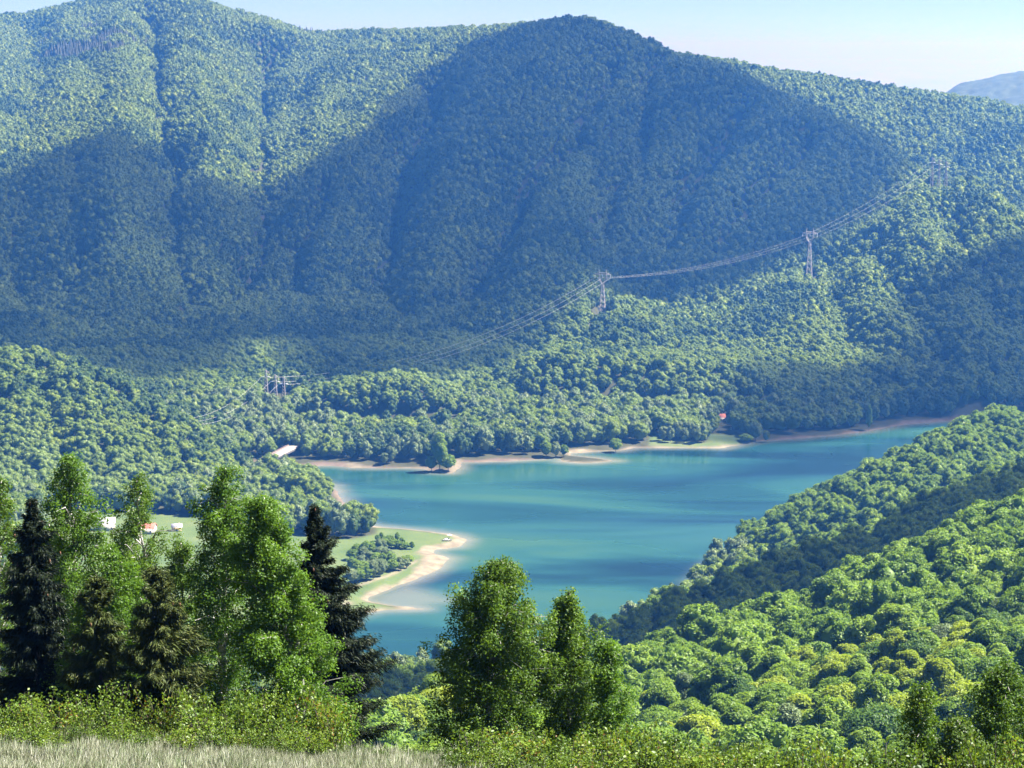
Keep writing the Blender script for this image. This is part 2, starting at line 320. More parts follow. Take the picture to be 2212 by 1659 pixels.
# terrain mesh: fan-shaped grid, rows finer where the shores lie
rows = np.concatenate([np.geomspace(70, 300, 90, endpoint=False), np.geomspace(300, 1050, 110, endpoint=False), np.arange(1050, 1960, 4.0), np.geomspace(1960, 5200, 120)])
cols = np.linspace(-.325, .325, 430)
GA, GY = np.meshgrid(cols, rows); GX = GA*GY
GZ, GW, GS = height(GX, GY, True)
nr, nc = GX.shape
idx = np.arange(nr*nc).reshape(nr, nc)
quads = np.stack([idx[:-1, :-1], idx[:-1, 1:], idx[1:, 1:], idx[1:, :-1]], -1).reshape(-1, 4)

def ground_mat():
    m, N, L = new_mat('ground')
    p = N.new('ShaderNodeBsdfPrincipled'); p.inputs['Roughness'].default_value = .9; p.inputs['Specular IOR Level'].default_value = .2
    tc = N.new('ShaderNodeTexCoord')
    def noise(s, d=5):
        n = N.new('ShaderNodeTexNoise'); n.inputs['Scale'].default_value = s; n.inputs['Detail'].default_value = d; L.new(tc.outputs['Object'], n.inputs['Vector']); return n
    def attr(a):
        n = N.new('ShaderNodeAttribute'); n.attribute_name = a; return n
    def mix(f, a, b):
        x = N.new('ShaderNodeMixRGB'); L.new(f, x.inputs[0]); L.new(a, x.inputs[1]); L.new(b, x.inputs[2]); return x.outputs[0]
    fl = ramp(N, [(.3, (.026, .030, .014)), (.7, (.045, .048, .022))]); L.new(noise(.08).outputs['Fac'], fl.inputs[0])
    gr = ramp(N, [(.3, (.050, .085, .026)), (.5, (.070, .105, .034)), (.7, (.095, .12, .045))]); L.new(noise(.035, 8).outputs['Fac'], gr.inputs[0])
    sa = ramp(N, [(.3, (.115, .098, .072)), (.5, (.16, .14, .102)), (.72, (.21, .19, .145))]); L.new(noise(.15, 8).outputs['Fac'], sa.inputs[0])
    dk = ramp(N, [(.3, (.085, .065, .055)), (.7, (.12, .09, .075))]); L.new(noise(.12, 8).outputs['Fac'], dk.inputs[0])
    c = mix(attr('grass').outputs['Fac'], fl.outputs[0], gr.outputs[0])
    c = mix(attr('mud').outputs['Fac'], c, dk.outputs[0])
    c = mix(attr('sand').outputs['Fac'], c, sa.outputs[0])
    L.new(c, p.inputs['Base Color'])
    b = N.new('ShaderNodeBump'); b.inputs['Strength'].default_value = .5; b.inputs['Distance'].default_value = .6; L.new(noise(.5, 8).outputs['Fac'], b.inputs['Height']); L.new(b.outputs[0], p.inputs['Normal'])
    o = N.new('ShaderNodeOutputMaterial'); L.new(p.outputs[0], o.inputs[0]); return m
M['ground'] = ground_mat()
def wpoly(uv, z=3.0): return np.array([PZ(u, v, z)[:2] for u, v in uv])
# open land: the peninsula, the lawn on the far shore
PEN = wpoly([(400,1120),(560,1150),(640,1158),(760,1166),(812,1152),(815,1136),(870,1140),(930,1146),(985,1155),(1010,1166),(990,1182),(942,1190),(975,1206),(950,1228),(905,1254),(850,1272),(792,1294),(920,1314),(880,1322),(760,1332),(660,1375),(400,1420),(100,1420),(100,1120)])
LAWN = wpoly([(1405,938),(1450,950),(1525,955),(1530,938),(1605,938),(1618,952),(1590,972),(1400,975)], 2.5)
gx, gy = GX.ravel(), GY.ravel(); gs = GS.ravel()
pen = poly_sd(gx, gy, PEN); law = poly_sd(gx, gy, LAWN)
nn = fbm(gx/25., gy/25., 12, 4)
grass = np.maximum(sstep(3, -3, pen), sstep(3, -3, law))
grass = np.maximum(grass, (GW.ravel() == 99)*(gy < 110)*1.0)
bright = np.zeros(gx.shape)                                       # pale dry strand: where the strand lies wide and open
for (u0, u1, a) in ((780, 1010, 1.0), (1205, 1340, .95), (1350, 1372, .8), (1415, 1600, .9), (752, 792, .8), (858, 925, .7), (975, 995, .7)):
    uu, vv = proj(gx, gy, np.zeros_like(gx)); bright = np.maximum(bright, a*sstep(u0-12, u0+6, uu)*sstep(u1+12, u1-6, uu)*((gy < 1500) if u0 == 780 else (gy > 1560)))
sand_w = np.where(pen < 10, 4.0, 3.5)+11*np.clip(nn, -.3, .5)+7*np.exp(-((gx-PZ(955,1205)[0])**2+(gy-PZ(955,1205)[1])**2)/45.**2)
inlake = (gy > 1000)*(gy < 2200)
nearshore = (proj(gx, gy, 0*gx)[0] > 1380)*(gy < 1600)
strand = sstep(sand_w+3, sand_w-3, gs)*inlake*(1-nearshore)
# two pale bands run along the peninsula strand, and a track crosses the grass
band = np.exp(-((gs-17-2*nn)/2.2)**2)*(pen < 0)*(gy < 1345)*.9
TRK = wpoly([(930,1181),(955,1177),(985,1168),(950,1172)], 3)
trk = sstep(3, 0, poly_sd(gx, gy, TRK))*.8
sand = np.clip(np.maximum.reduce([strand*bright, band, trk]), 0, 1)
sand = np.maximum(sand, np.exp(-(np.abs(gs-1.2)/1.3)**2)*.4*inlake*(1-nearshore))
for k, wd, st in ((0, 3, .2), (1, 4, .3)):                       # stony stream beds in the two large gullies
    pts = GUL[k][0]; d = np.full(gx.shape, 1e9)
    for i in range(len(pts)-1):
        a, e = pts[i], pts[i+1]-pts[i]; t = np.clip(((gx-a[0])*e[0]+(gy-a[1])*e[1])/(e@e+1e-9), 0, 1)
        d = np.minimum(d, np.hypot(gx-a[0]-t*e[0], gy-a[1]-t*e[1]))
    sand = np.maximum(sand, st*sstep(wd*2, wd, d))
mud = strand*(1-bright*.6)
me = mesh_np('terrain', np.stack([gx, gy, GZ.ravel()], -1), quads, M['ground'], True)
for nm, ar in (('grass', grass), ('sand', sand), ('mud', mud)):
    at = me.attributes.new(nm, 'FLOAT', 'POINT'); at.data.foreach_set('value', ar.astype(np.float32))
link('terrain', me, kind='structure')
# the hilltop meadow under and before the camera
mx, my = np.meshgrid(np.linspace(-40, 40, 81), np.linspace(-30, 71, 102))
mz = height(mx, np.where(my < 1, 1, my)); mz = np.where(my < 8, near_h(mx, my), mz)-.02
i2 = np.arange(mx.size).reshape(mx.shape)
q2 = np.stack([i2[:-1, :-1], i2[:-1, 1:], i2[1:, 1:], i2[1:, :-1]], -1).reshape(-1, 4)
M['meadow'] = plain_mat('meadow', (.06, .08, .03), (.16, .15, .10), 1.2, .9)
link('meadow', mesh_np('meadow', np.stack([mx.ravel(), my.ravel(), mz.ravel()], -1), q2, M['meadow'], True), kind='structure')

# the plain far beyond the hills and a farther hill
pm = MB(); pm.add([(-60000, 3000, -170), (60000, 3000, -170), (60000, 88000, -170), (-60000, 88000, -170)], [(0, 1, 2), (0, 2, 3)])
M['plain'] = plain_mat('plain', (.07, .11, .04), (.16, .17, .08), .0012, .95, 0, (1, 1, 1))
link('plain', pm.mesh('plain', M['plain']), kind='structure')
fh = Layer('far', [(2030,215,5400),(2070,189,5400),(2100,184,5400),(2160,171,5400),(2212,161,5400),(2300,148,5400),(2500,150,5400)], 0, .25, .25, 200, 200, .003, 30, 500)
fa, fy = np.meshgrid(np.linspace(.185, .34, 160), np.linspace(4700, 6200, 120)); fx = fa*fy
fz = np.maximum(fh.h(fx, fy), -180)+5*fbm(fx/16., fy/16., 77, 2)
i3 = np.arange(fx.size).reshape(fx.shape); q3 = np.stack([i3[:-1, :-1], i3[:-1, 1:], i3[1:, 1:], i3[1:, :-1]], -1).reshape(-1, 4)
M['far_wood'] = plain_mat('far_wood', (.014, .028, .012), (.030, .050, .020), .02, .9, 0, (1, 1, 1), .4)
link('far_hill', mesh_np('far_hill', np.stack([fx.ravel(), fy.ravel(), fz.ravel()], -1), q3, M['far_wood'], True), kind='structure')

# the lake: one level sheet
def water_mat():
    m, N, L = new_mat('water')
    p = N.new('ShaderNodeBsdfPrincipled'); p.inputs['IOR'].default_value = 1.33
    tc = N.new('ShaderNodeTexCoord')
    def noise(s, st, d=4, dist=0.0):
        mp = N.new('ShaderNodeMapping'); mp.inputs['Scale'].default_value = st; mp.inputs['Rotation'].default_value = (0, 0, .25); L.new(tc.outputs['Object'], mp.inputs[0])
        n = N.new('ShaderNodeTexNoise'); n.inputs['Scale'].default_value = s; n.inputs['Detail'].default_value = d; n.inputs['Distortion'].default_value = dist; L.new(mp.outputs[0], n.inputs['Vector']); return n
    deep = ramp(N, [(.36, (.003, .019, .032)), (.47, (.008, .042, .050)), (.56, (.016, .066, .062)), (.66, (.026, .078, .056))]); L.new(noise(.0045, (.6, 2.2, 1), 3, .8).outputs['Fac'], deep.inputs[0])  # depth and sediment hues, with wind-dark and reflection patches painted in
    sh = N.new('ShaderNodeAttribute'); sh.attribute_name = 'shallow'
    mx_ = N.new('ShaderNodeMixRGB'); L.new(sh.outputs['Fac'], mx_.inputs[0]); L.new(deep.outputs[0], mx_.inputs[1]); mx_.inputs[2].default_value = (.16, .16, .13, 1)
    L.new(mx_.outputs[0], p.inputs['Base Color'])
    wind = ramp(N, [(.40, (0, 0, 0)), (.60, (1, 1, 1))]); L.new(noise(.006, (.45, 1.5, 1), 4, .8).outputs['Fac'], wind.inputs[0])
    rr = N.new('ShaderNodeMapRange'); rr.inputs['To Min'].default_value = .10; rr.inputs['To Max'].default_value = .34; L.new(wind.outputs[0], rr.inputs[0]); L.new(rr.outputs[0], p.inputs['Roughness'])
    b = N.new('ShaderNodeBump'); b.inputs['Distance'].default_value = .25
    bs = N.new('ShaderNodeMapRange'); bs.inputs['To Min'].default_value = .03; bs.inputs['To Max'].default_value = .28; L.new(wind.outputs[0], bs.inputs[0]); L.new(bs.outputs[0], b.inputs['Strength'])
    L.new(noise(.35, (1, 1, 1), 3).outputs['Fac'], b.inputs['Height']); L.new(b.outputs[0], p.inputs['Normal'])
    o = N.new('ShaderNodeOutputMaterial'); L.new(p.outputs[0], o.inputs[0]); return m
M['water'] = water_mat()
la, ly = np.meshgrid(np.linspace(-.26, .40, 260), np.arange(1000, 2110, 5.0)); lx = la*ly
lz = height(lx, ly)
i4 = np.arange(lx.size).reshape(lx.shape); q4 = np.stack([i4[:-1, :-1], i4[:-1, 1:], i4[1:, 1:], i4[1:, :-1]], -1).reshape(-1, 4)
keep = (lz.ravel()[q4].min(1) < .6); me = mesh_np('lake', np.stack([lx.ravel(), ly.ravel(), 0*lx.ravel()], -1), q4[keep], M['water'], True)
shal = np.clip(1+lz.ravel()/3.0, 0, 1)**2*.85
SPIT = poly_sd(lx.ravel(), ly.ravel(), np.array([PZ(u, v)[:2] for u, v in [(790,1292),(850,1272),(880,1262),(960,1290),(1000,1297),(935,1306),(918,1318),(820,1320)]]))
shal = np.maximum(shal, .55*sstep(14, -12, SPIT))
at = me.attributes.new('shallow', 'FLOAT', 'POINT'); at.data.foreach_set('value', shal.astype(np.float32))
link('lake', me, kind='structure')

# ------------------------------------------------------------------ unseen clouds, added and outlined to put shade on the dark slopes
def shade_cloud_mat():
    m, N, L = new_mat('shade_cloud'); a = N.new('ShaderNodeAttribute'); a.attribute_name = 'body'
    d = N.new('ShaderNodeBsdfDiffuse'); d.inputs[0].default_value = (.84, .84, .86, 1); t = N.new('ShaderNodeBsdfTransparent')
    x = N.new('ShaderNodeMixShader'); L.new(a.outputs['Fac'], x.inputs[0]); L.new(t.outputs[0], x.inputs[1]); L.new(d.outputs[0], x.inputs[2])
    o = N.new('ShaderNodeOutputMaterial'); L.new(x.outputs[0], o.inputs[0]); return m
M['shade_cloud'] = shade_cloud_mat()
def shade_cloud(uv, z0, push=0.0, ymin=75, soft=24., dense=.55, lift=8.0):
    pts = []
    for u, v in uv:
        h = hit(u, v, lift, ymin)
        if h is None:
            for dv in range(2, 80, 2):
                h = hit(u, v+dv, lift, ymin)
                if h is not None: break
        t = (z0-h[2])/SUN.z; pts.append((h[0]+SUN.x*t, h[1]+SUN.y*t))
    pts = np.array(pts); lo, hi = pts.min(0)-60, pts.max(0)+60
    st = max(8.0, max(hi-lo)/150.0)
    X, Y = np.meshgrid(np.arange(lo[0], hi[0], st), np.arange(lo[1], hi[1], st))
    sd = -poly_sd(X, Y, pts)+push+soft*.5+16*fbm(X/60., Y/60., 55, 4)
    inside = sd > 0; s = np.maximum(sd, 0)
    top = z0+np.sqrt(s)*9*(1+.8*fbm(X/120., Y/120., 8, 4))+4
    bot = z0-np.sqrt(s)*1.2-2
    I = np.arange(X.size).reshape(X.shape); Q = np.stack([I[:-1, :-1], I[:-1, 1:], I[1:, 1:], I[1:, :-1]], -1).reshape(-1, 4)
    Q = Q[inside.ravel()[Q].any(1)]; n = X.size
    V = np.vstack([np.stack([X.ravel(), Y.ravel(), top.ravel()], -1), np.stack([X.ravel(), Y.ravel(), bot.ravel()], -1)])
    used = np.unique(np.concatenate([Q.ravel(), Q.ravel()+n])); rm = np.zeros(len(V), int); rm[used] = np.arange(len(used))
    Fa = np.vstack([Q, Q[:, ::-1]+n])
    me = mesh_np('shade_cloud', V[used], rm[Fa], M['shade_cloud'], True)
    bd = sstep(0, soft, s.ravel())*np.clip(dense+.22*fbm(X/230., Y/230., 66, 3).ravel(), .3, .85); bd = np.concatenate([bd, bd])[used]
    at = me.attributes.new('body', 'FLOAT', 'POINT'); at.data.foreach_set('value', bd.astype(np.float32))
    link('shade_cloud', me, kind='structure')
shade_cloud([(-200,470),(-60,412),(0,392),(110,337),(230,287),(300,322),(370,352),(430,405),(500,425),(566,445),(620,402),(700,350),(800,290),(880,230),(950,170),(1080,78),(1150,50),(1262,38),(1370,74),(1458,112),(1494,126),(1578,156),(1700,212),(1850,282),(1975,362),(1900,440),(1760,540),(1640,600),(1560,625),(1480,640),(1300,625),(1200,690),(1120,765),(1050,800),(960,825),(820,825),(700,830),(655,790),(630,745),(545,742),(508,778),(495,806),(450,812),(405,816),(365,838),(330,852),(290,835),(150,800),(0,790),(-200,790)], 1500, 6, 1950)
shade_cloud([(2400,520),(2212,530),(2130,545),(2050,575),(2005,640),(1960,740),(1900,800),(1800,805),(1690,800),(1620,850),(1590,930),(1700,944),(1800,936),(1880,925),(1960,910),(2100,895),(2400,880)], 1400, 4)
shade_cloud([(700,1470),(840,1444),(960,1427),(1100,1402),(1265,1346),(1330,1330),(1370,1315),(1412,1280),(1452,1251),(1530,1248),(1600,1206),(1700,1188),(1800,1148),(1900,1114),(1935,1084),(2000,1056),(2080,1026),(2212,986),(2400,942),(2400,1045),(2212,1100),(2130,1130),(2050,1168),(1980,1190),(1900,1228),(1830,1262),(1760,1298),(1700,1326),(1640,1338),(1560,1358),(1500,1378),(1420,1398),(1350,1432),(1300,1448),(1100,1500),(950,1540),(700,1590)], 1300, 8, 720, 14., .72, 17.0)

# ------------------------------------------------------------------ tree shapes
def ico(sub):
    import bmesh
    bm = bmesh.new(); bmesh.ops.create_icosphere(bm, subdivisions=sub, radius=1.0)
    V = np.array([v.co[:] for v in bm.verts]); F = np.array([[v.index for v in f.verts] for f in bm.faces]); bm.free(); return V, F
IC1, IC2 = ico(1), ico(2)
def cards(C, Nrm, size, r, asp=.6, bend=.0):
    """leaf-shaped rhombs at C, facing about Nrm"""
    n = len(C); Nrm = Nrm/(np.linalg.norm(Nrm, axis=1, keepdims=True)+1e-9)
    t = r.normal(size=(n, 3)); a = np.cross(Nrm, t); a /= np.linalg.norm(a, axis=1, keepdims=True)+1e-9; b = np.cross(Nrm, a)
    s = np.broadcast_to(np.asarray(size), (n,))[:, None]*r.uniform(.7, 1.3, (n, 1))
    V = np.stack([C-a*s, C-b*s*asp+Nrm*s*.15, C+a*s, C+b*s*asp+Nrm*s*.15], 1).reshape(-1, 3)
    k = np.arange(n)[:, None]*4
    return V, np.vstack([k+np.array([[0, 1, 2]]), k+np.array([[0, 2, 3]])])
def crown(seed, R=5.3, Hc=6.8, zc=9.0, lobes=14, per=40, cs=.55, ics=IC1, core=.86, lobe_r=.42, flat=1.0, point=0.0, body=.74, low=1.55, spray=0.0, asp=.6):
    r = np.random.default_rng(seed); mb = MB(); C = []; NN = []
    for i in range(lobes):
        t = (i+.5)/lobes; ph = math.acos(1-low*t); th = i*2.39996+r.uniform(-.5, .5)
        d = np.array((math.sin(ph)*math.cos(th), math.sin(ph)*math.sin(th), math.cos(ph)))
        k = r.uniform(.56, .80); pr = 1-point*max(0, d[2])
        c = np.array((d[0]*R*k*pr, d[1]*R*k*pr, zc+d[2]*Hc*k*(1+.3*point)))
        lr = R*lobe_r*r.uniform(.75, 1.25)
        V = ics[0]*lr*core*np.array((1, 1, flat)); V = V*(1+.15*r.normal(size=(len(V), 1)).clip(-1.5, 1.5)); mb.add(V+c, ics[1])
        n = r.normal(size=(per, 3)); n[:, 2] = np.abs(n[:, 2])*1.1-.35; n += d*.7; n /= np.linalg.norm(n, axis=1, keepdims=True)
        C.append(c+n*lr*r.uniform(.80, 1.22 if asp < .5 else 1.14, (per, 1))*np.array((1, 1, flat))); NN.append(n*(1-spray)+np.array((0, 0, 1.2*spray))+.5*r.normal(size=(per, 3)))
    V = IC2[0]*np.array((R*body, R*body, Hc*body*1.05)); V = V*(1+.10*r.normal(size=(len(V), 1)).clip(-1.5, 1.5)); mb.add(V+np.array((0, 0, zc-.6)), IC2[1])
    V, F = cards(np.vstack(C), np.vstack(NN), cs, r, asp); mb.add(V, F)
    return mb
def fir(seed, H=18, R=3.0, tiers=9, per=16):
    r = np.random.default_rng(seed); mb = MB()
    for i in range(tiers):
        t = i/tiers; z = 1.5+(H-1.5)*t; rad = R*(1-t)**.9+.25
        n = per; th = np.linspace(0, 2*math.pi, n, endpoint=False)+r.uniform(0, 1)
        rr = rad*r.uniform(.7, 1.15, n); V = [(0, 0, z+(H-1.5)/tiers*1.6)]
        V += [(rr[j]*math.cos(th[j]), rr[j]*math.sin(th[j]), z-r.uniform(0, .6)) for j in range(n)]
        mb.add(V, [(0, 1+j, 1+(j+1) % n) for j in range(n)])
    return mb
protos = bpy.data.collections.new('wood_kinds')
def proto(name, mb, mat):
    o = bpy.data.objects.new(name, mb.mesh(name, mat)); protos.objects.link(o); return o
for k in range(4): proto('kind_%02d' % k, crown(100+k, 5.2, 6.6, 8.6, 9, 30, .55, IC1, .9, .36), M['beech_far'])            # 0-3 far broadleaf
for k in range(4): proto('kind_%02d' % (4+k), crown(200+k, 5.2, 6.8, 8.8, 14, 60, .38, IC1, .92, .36, 1, 0, .76, 1.5, .35), M['beech_far'])  # 4-7 middle distance
proto('kind_08', fir(1), M['conifer_far']); proto('kind_09', fir(2, 15, 2.6), M['conifer_far'])                       # 8-9 conifers
for k in range(2): proto('kind_%02d' % (10+k), crown(300+k, 4.0, 7.6, 9.0, 18, 60, .40, IC1, .84, .4, 1.2, .3), M['beech_pale'])  # 10-11 pale slender
for k in range(4): proto('kind_%02d' % (12+k), crown(400+k, 5.2, 6.6, 8.8, 20, 110, .34, IC1, .88, .34, 1, 0, .76, 1.55, .45), M['beech'])   # 12-15 nearer

for k in range(2): proto('kind_%02d' % (16+k), crown(600+k, 5.4, 6.2, 8.6, 9, 30, .55, IC1, .9, .36), M['beech_far_light'])
for k in range(2): proto('kind_%02d' % (18+k), crown(610+k, 4.7, 7.4, 9.2, 9, 30, .55, IC1, .9, .36, 1, .2), M['beech_far_deep'])
for k in range(2): proto('kind_%02d' % (20+k), crown(620+k, 5.6, 6.4, 8.6, 14, 60, .38, IC1, .92, .36, 1, 0, .76, 1.5, .35), M['beech_far_light'])
for k in range(2): proto('kind_%02d' % (22+k), crown(630+k, 4.6, 7.4, 9.4, 14, 60, .38, IC1, .92, .36, 1.1, .25, .76, 1.5, .35), M['beech_far_deep'])
def gn_tree():
    g = bpy.data.node_groups.new('scatter', 'GeometryNodeTree')
    g.interface.new_socket('Geometry', in_out='INPUT', socket_type='NodeSocketGeometry'); g.interface.new_socket('Geometry', in_out='OUTPUT', socket_type='NodeSocketGeometry')
    N, L = g.nodes, g.links
    gi, go = N.new('NodeGroupInput'), N.new('NodeGroupOutput')
    ip = N.new('GeometryNodeInstanceOnPoints'); ci = N.new('GeometryNodeCollectionInfo')
    ci.inputs['Separate Children'].default_value = True; ci.inputs['Reset Children'].default_value = True
    ip.inputs['Pick Instance'].default_value = True
    def na(n, t):
        a = N.new('GeometryNodeInputNamedAttribute'); a.data_type = t; a.inputs['Name'].default_value = n
        return [s for s in a.outputs if s.enabled and s.name == 'Attribute'][0]
    L.new(gi.outputs[0], ip.inputs['Points']); L.new(ci.outputs[0], ip.inputs['Instance'])
    L.new(na('idx', 'INT'), ip.inputs['Instance Index']); L.new(na('rot', 'FLOAT_VECTOR'), ip.inputs['Rotation']); L.new(na('scl', 'FLOAT_VECTOR'), ip.inputs['Scale'])
    L.new(ip.outputs[0], go.inputs[0]); return g, ci
def scatter(name, pos, idx_, rot, scl, coll, **props):
    n = len(pos); me = bpy.data.meshes.new(name); me.vertices.add(n); me.vertices.foreach_set('co', np.asarray(pos, np.float32).ravel())
    a = me.attributes.new('idx', 'INT', 'POINT'); a.data.foreach_set('value', np.asarray(idx_, np.int32))
    for nm, ar in (('rot', rot), ('scl', scl)):
        a = me.attributes.new(nm, 'FLOAT_VECTOR', 'POINT'); a.data.foreach_set('vector', np.asarray(ar, np.float32).ravel())
    g, ci = gn_tree(); ci.inputs['Collection'].default_value = coll
    o = link(name, me, kind='stuff', **props); md = o.modifiers.new('scatter', 'NODES'); md.node_group = g; return o

# ------------------------------------------------------------------ where trees stand
def candidates():
    out = []
    for (y0, y1, sp) in ((95, 300, 6.5), (300, 900, 7.2), (900, 2000, 8.0), (2000, 4400, 7.8)):
        ys = np.arange(y0, y1, sp)
        for y in ys:
            xs = np.arange(-.275*y, .275*y, sp); n = len(xs)
            out.append(np.stack([xs+rng.uniform(-.45, .45, n)*sp, y+rng.uniform(-.45, .45, n)*sp], -1))
    return np.vstack(out)
C = candidates(); tx, ty = C[:, 0], C[:, 1]
tz, tw, ts = height(tx, ty, True)
ht = rng.uniform(.84, 1.12, len(tx))
ok = (tz > .8) & (ts > np.where((tx/ty > .055) & (ty < 1600), 2.5, 11+9*rng.random(len(tx))))
ok &= poly_sd(tx, ty, PEN) > 2; ok &= poly_sd(tx, ty, LAWN) > 2
ok &= ~((tw == 99) & (ty < np.where(tx/ty > .02, 340, 96))); ok &= tz > -50
# just below the brow only young trees grow
_l = LAY[-1]; _cv = np.interp(tx/ty, _l.g, proj(_l.g*_l.Y, _l.Y, _l.Z+12)[1])+25+25*rng.random(len(tx))
_b = (CY-_cv)/FPX; _zm = CAMZ+(-math.sin(PITCH)+_b*math.cos(PITCH))/(math.cos(PITCH)+_b*math.sin(PITCH))*ty
_al = np.where(tw == 99, np.clip((_zm-tz)/15.5, 0, 1.2), 1.2); ok &= _al > .16; ht = np.minimum(ht, _al)
for k, wd in ((0, 2.0), (1, 3.0)):
    pts = GUL[k][0]; d = np.full(tx.shape, 1e9)
    for i in range(len(pts)-1):
        a, e = pts[i], pts[i+1]-pts[i]; t = np.clip(((tx-a[0])*e[0]+(ty-a[1])*e[1])/(e@e+1e-9), 0, 1)
        d = np.minimum(d, np.hypot(tx-a[0]-t*e[0], ty-a[1]-t*e[1]))
    ok &= d > wd
# open strips before the knolls, round the bridge, the house and the single shore trees
_u, _v = proj(tx, ty, tz)
ok &= ~((tw == -1) & (ty > 1792) & (ty < 1862) & (_u > 620) & (_u < 1000)); ok &= ~((tw == -1) & (ty > 1888) & (ty < 1940) & (_u > 1110) & (_u < 1690))
BR0, BR1 = PZ(581, 990, 9.0), PZ(629, 966, 9.0)
_e = (BR1-BR0)[:2]; _t = np.clip(((tx-BR0[0])*_e[0]+(ty-BR0[1])*_e[1])/(_e@_e), 0, 1)
ok &= np.hypot(tx-BR0[0]-_t*_e[0], ty-BR0[1]-_t*_e[1]) > 13
ok &= ~((_u > 588) & (_u < 640) & (_v > 972) & (_v < 1006) & (ty < 1745) & (ty > 1560))
ok &= ~((_u > 1546) & (_u < 1586) & (_v > 905) & (_v < 945))
ok &= ~((_u > 562) & (_u < 628) & (ty > 1880) & (ty < 1960) & (_v > 825)); ok &= ~((np.abs(_u-1302) < 22) & (ty > 2190) & (ty < 2275)); ok &= ~((np.abs(_u-1750) < 18) & (ty > 2400) & (ty < 2470))
ok &= ~((_u > 1995) & (_u < 2065) & (ty > 2560) & (ty < 2660))
# leave out trees that lie behind a hill (with a margin)
topv = proj(tx, ty, tz+16*ht)[1]
GV = proj(GX, GY, GZ+np.where(GW == 99, 0, 6))[1]; GV = np.where(GZ < 0, proj(GX, GY, 0*GX)[1], GV)
run = np.minimum.accumulate(GV, 0)
ri = np.clip(np.searchsorted(rows, ty-12)-1, 0, nr-1); ci_ = np.clip(np.round((tx/ty-cols[0])/(cols[1]-cols[0])).astype(int), 0, nc-1)
ok &= topv < run[ri, ci_]+8
uu, vv = proj(tx, ty, tz+8)
ok &= (uu > -120) & (uu < 2332) & (topv < 1720) & (vv > -60)
tx, ty, tz, tw, ts, ht, uu, vv = [a[ok] for a in (tx, ty, tz, tw, ts, ht, uu, vv)]
n = len(tx); print('trees', n)
names = [l.name for l in LAY]
hill = np.array([names[i] if 0 <= i < 99 else ('floor' if i == -1 else 'near') for i in tw])
kind = np.where(ty > 2250, rng.integers(0, 4, n), rng.integers(4, 8, n)); kind = np.where(ty < 1550, np.where(np.isin(hill, ['hill_right_far', 'hill_right_mid', 'slope_near', 'near']), rng.integers(12, 16, n), kind), kind)
cp = fbm(tx/70., ty/70., 91, 3)
tn = fbm(tx/90., ty/90., 93, 3)+.45*(rng.random(n)-.5)
far_ = ty > 2250
kind = np.where((tn > .22) & (kind < 8), np.where(far_, rng.integers(16, 18, n), rng.integers(20, 22, n)), kind)
kind = np.where((tn < -.26) & (kind < 8), np.where(far_, rng.integers(18, 20, n), rng.integers(22, 24, n)), kind)
con = (uu > 80) & (uu < 300) & (vv > 50) & (vv < 140) & (cp > .10) & (np.abs(vv-(60+(300-uu)*.25)) < 34)
con |= (uu > 645) & (uu < 690) & (vv < 72) & (rng.random(n) < .7)
kind = np.where(con, rng.integers(8, 10, n), kind)
pale = (hill == 'floor') & (ty < 1900) & (rng.random(n) < .25); pale |= (uu > 480) & (uu < 720) & (vv > 870) & (vv < 960) & (rng.random(n) < .55)
kind = np.where(pale, rng.integers(10, 12, n), kind)
sc = ht*np.where(hill == 'near', 1.0, rng.uniform(.74, 1.14, n)); sc = np.where(ty > 2250, sc*.98, sc); sc = np.where(hill == 'floor', sc*1.15, sc)
sxy = sc*rng.uniform(.88, 1.15, n)
rot = np.stack([rng.normal(0, .06, n), rng.normal(0, .06, n), rng.uniform(0, 6.283, n)], -1)
scl = np.stack([sxy, sxy, sc*rng.uniform(.94, 1.06, n)], -1)
pos = np.stack([tx, ty, tz-.8], -1)
# the 300 trees that show largest are single things
nearset = np.isin(hill, ['slope_near', 'hill_right_mid']) & (uu > 820) & (uu < 2242) & (vv < 1680)
order = np.argsort(np.where(nearset, ty, 1e9))[:300]
single = np.zeros(n, bool); single[order] = nearset[order]
KINDS = [('beech', 'fresh green'), ('beech_yellow', 'yellow-green'), ('beech_deep', 'deep green'), ('beech_pale', 'pale grey-green')]
crownm = {m_: [crown(500+k+10*q, (5.2, 4.5, 5.8, 4.9)[k], (6.4, 7.4, 5.6, 6.6)[k], (9.0, 9.4, 8.6, 9.0)[k], (34, 30, 26, 44)[k], (330, 370, 420, 260)[k], .34, IC1, .76, (.30, .33, .37, .24)[k], 1, (0, .35, 0, .15)[k], .68, 1.6, .40, .40).mesh('crown', M[m_]) for k in range(4)] for q, (m_, _) in enumerate(KINDS)}
def trunk_mb(H, r0, seed, limbs=6):
    r = np.random.default_rng(seed); mb = MB()
    mb.tube([(0, 0, -.6), (.1, 0, H*.3), (.05, .15, H*.65), (0, .1, H)], [r0, r0*.8, r0*.5, r0*.15], 6)
    for i in range(limbs):
        z = H*(.3+.5*i/limbs); th = i*2.4+r.uniform(0, .5); l = H*.22
        mb.tube([(0.05, .05, z), (math.cos(th)*l*.6, math.sin(th)*l*.6, z+l*.5), (math.cos(th)*l, math.sin(th)*l, z+l*1.1)], [r0*.4, r0*.25, r0*.08], 4)
    return mb
trunkm = trunk_mb(12, .28, 3).mesh('trunk', M['bark'])
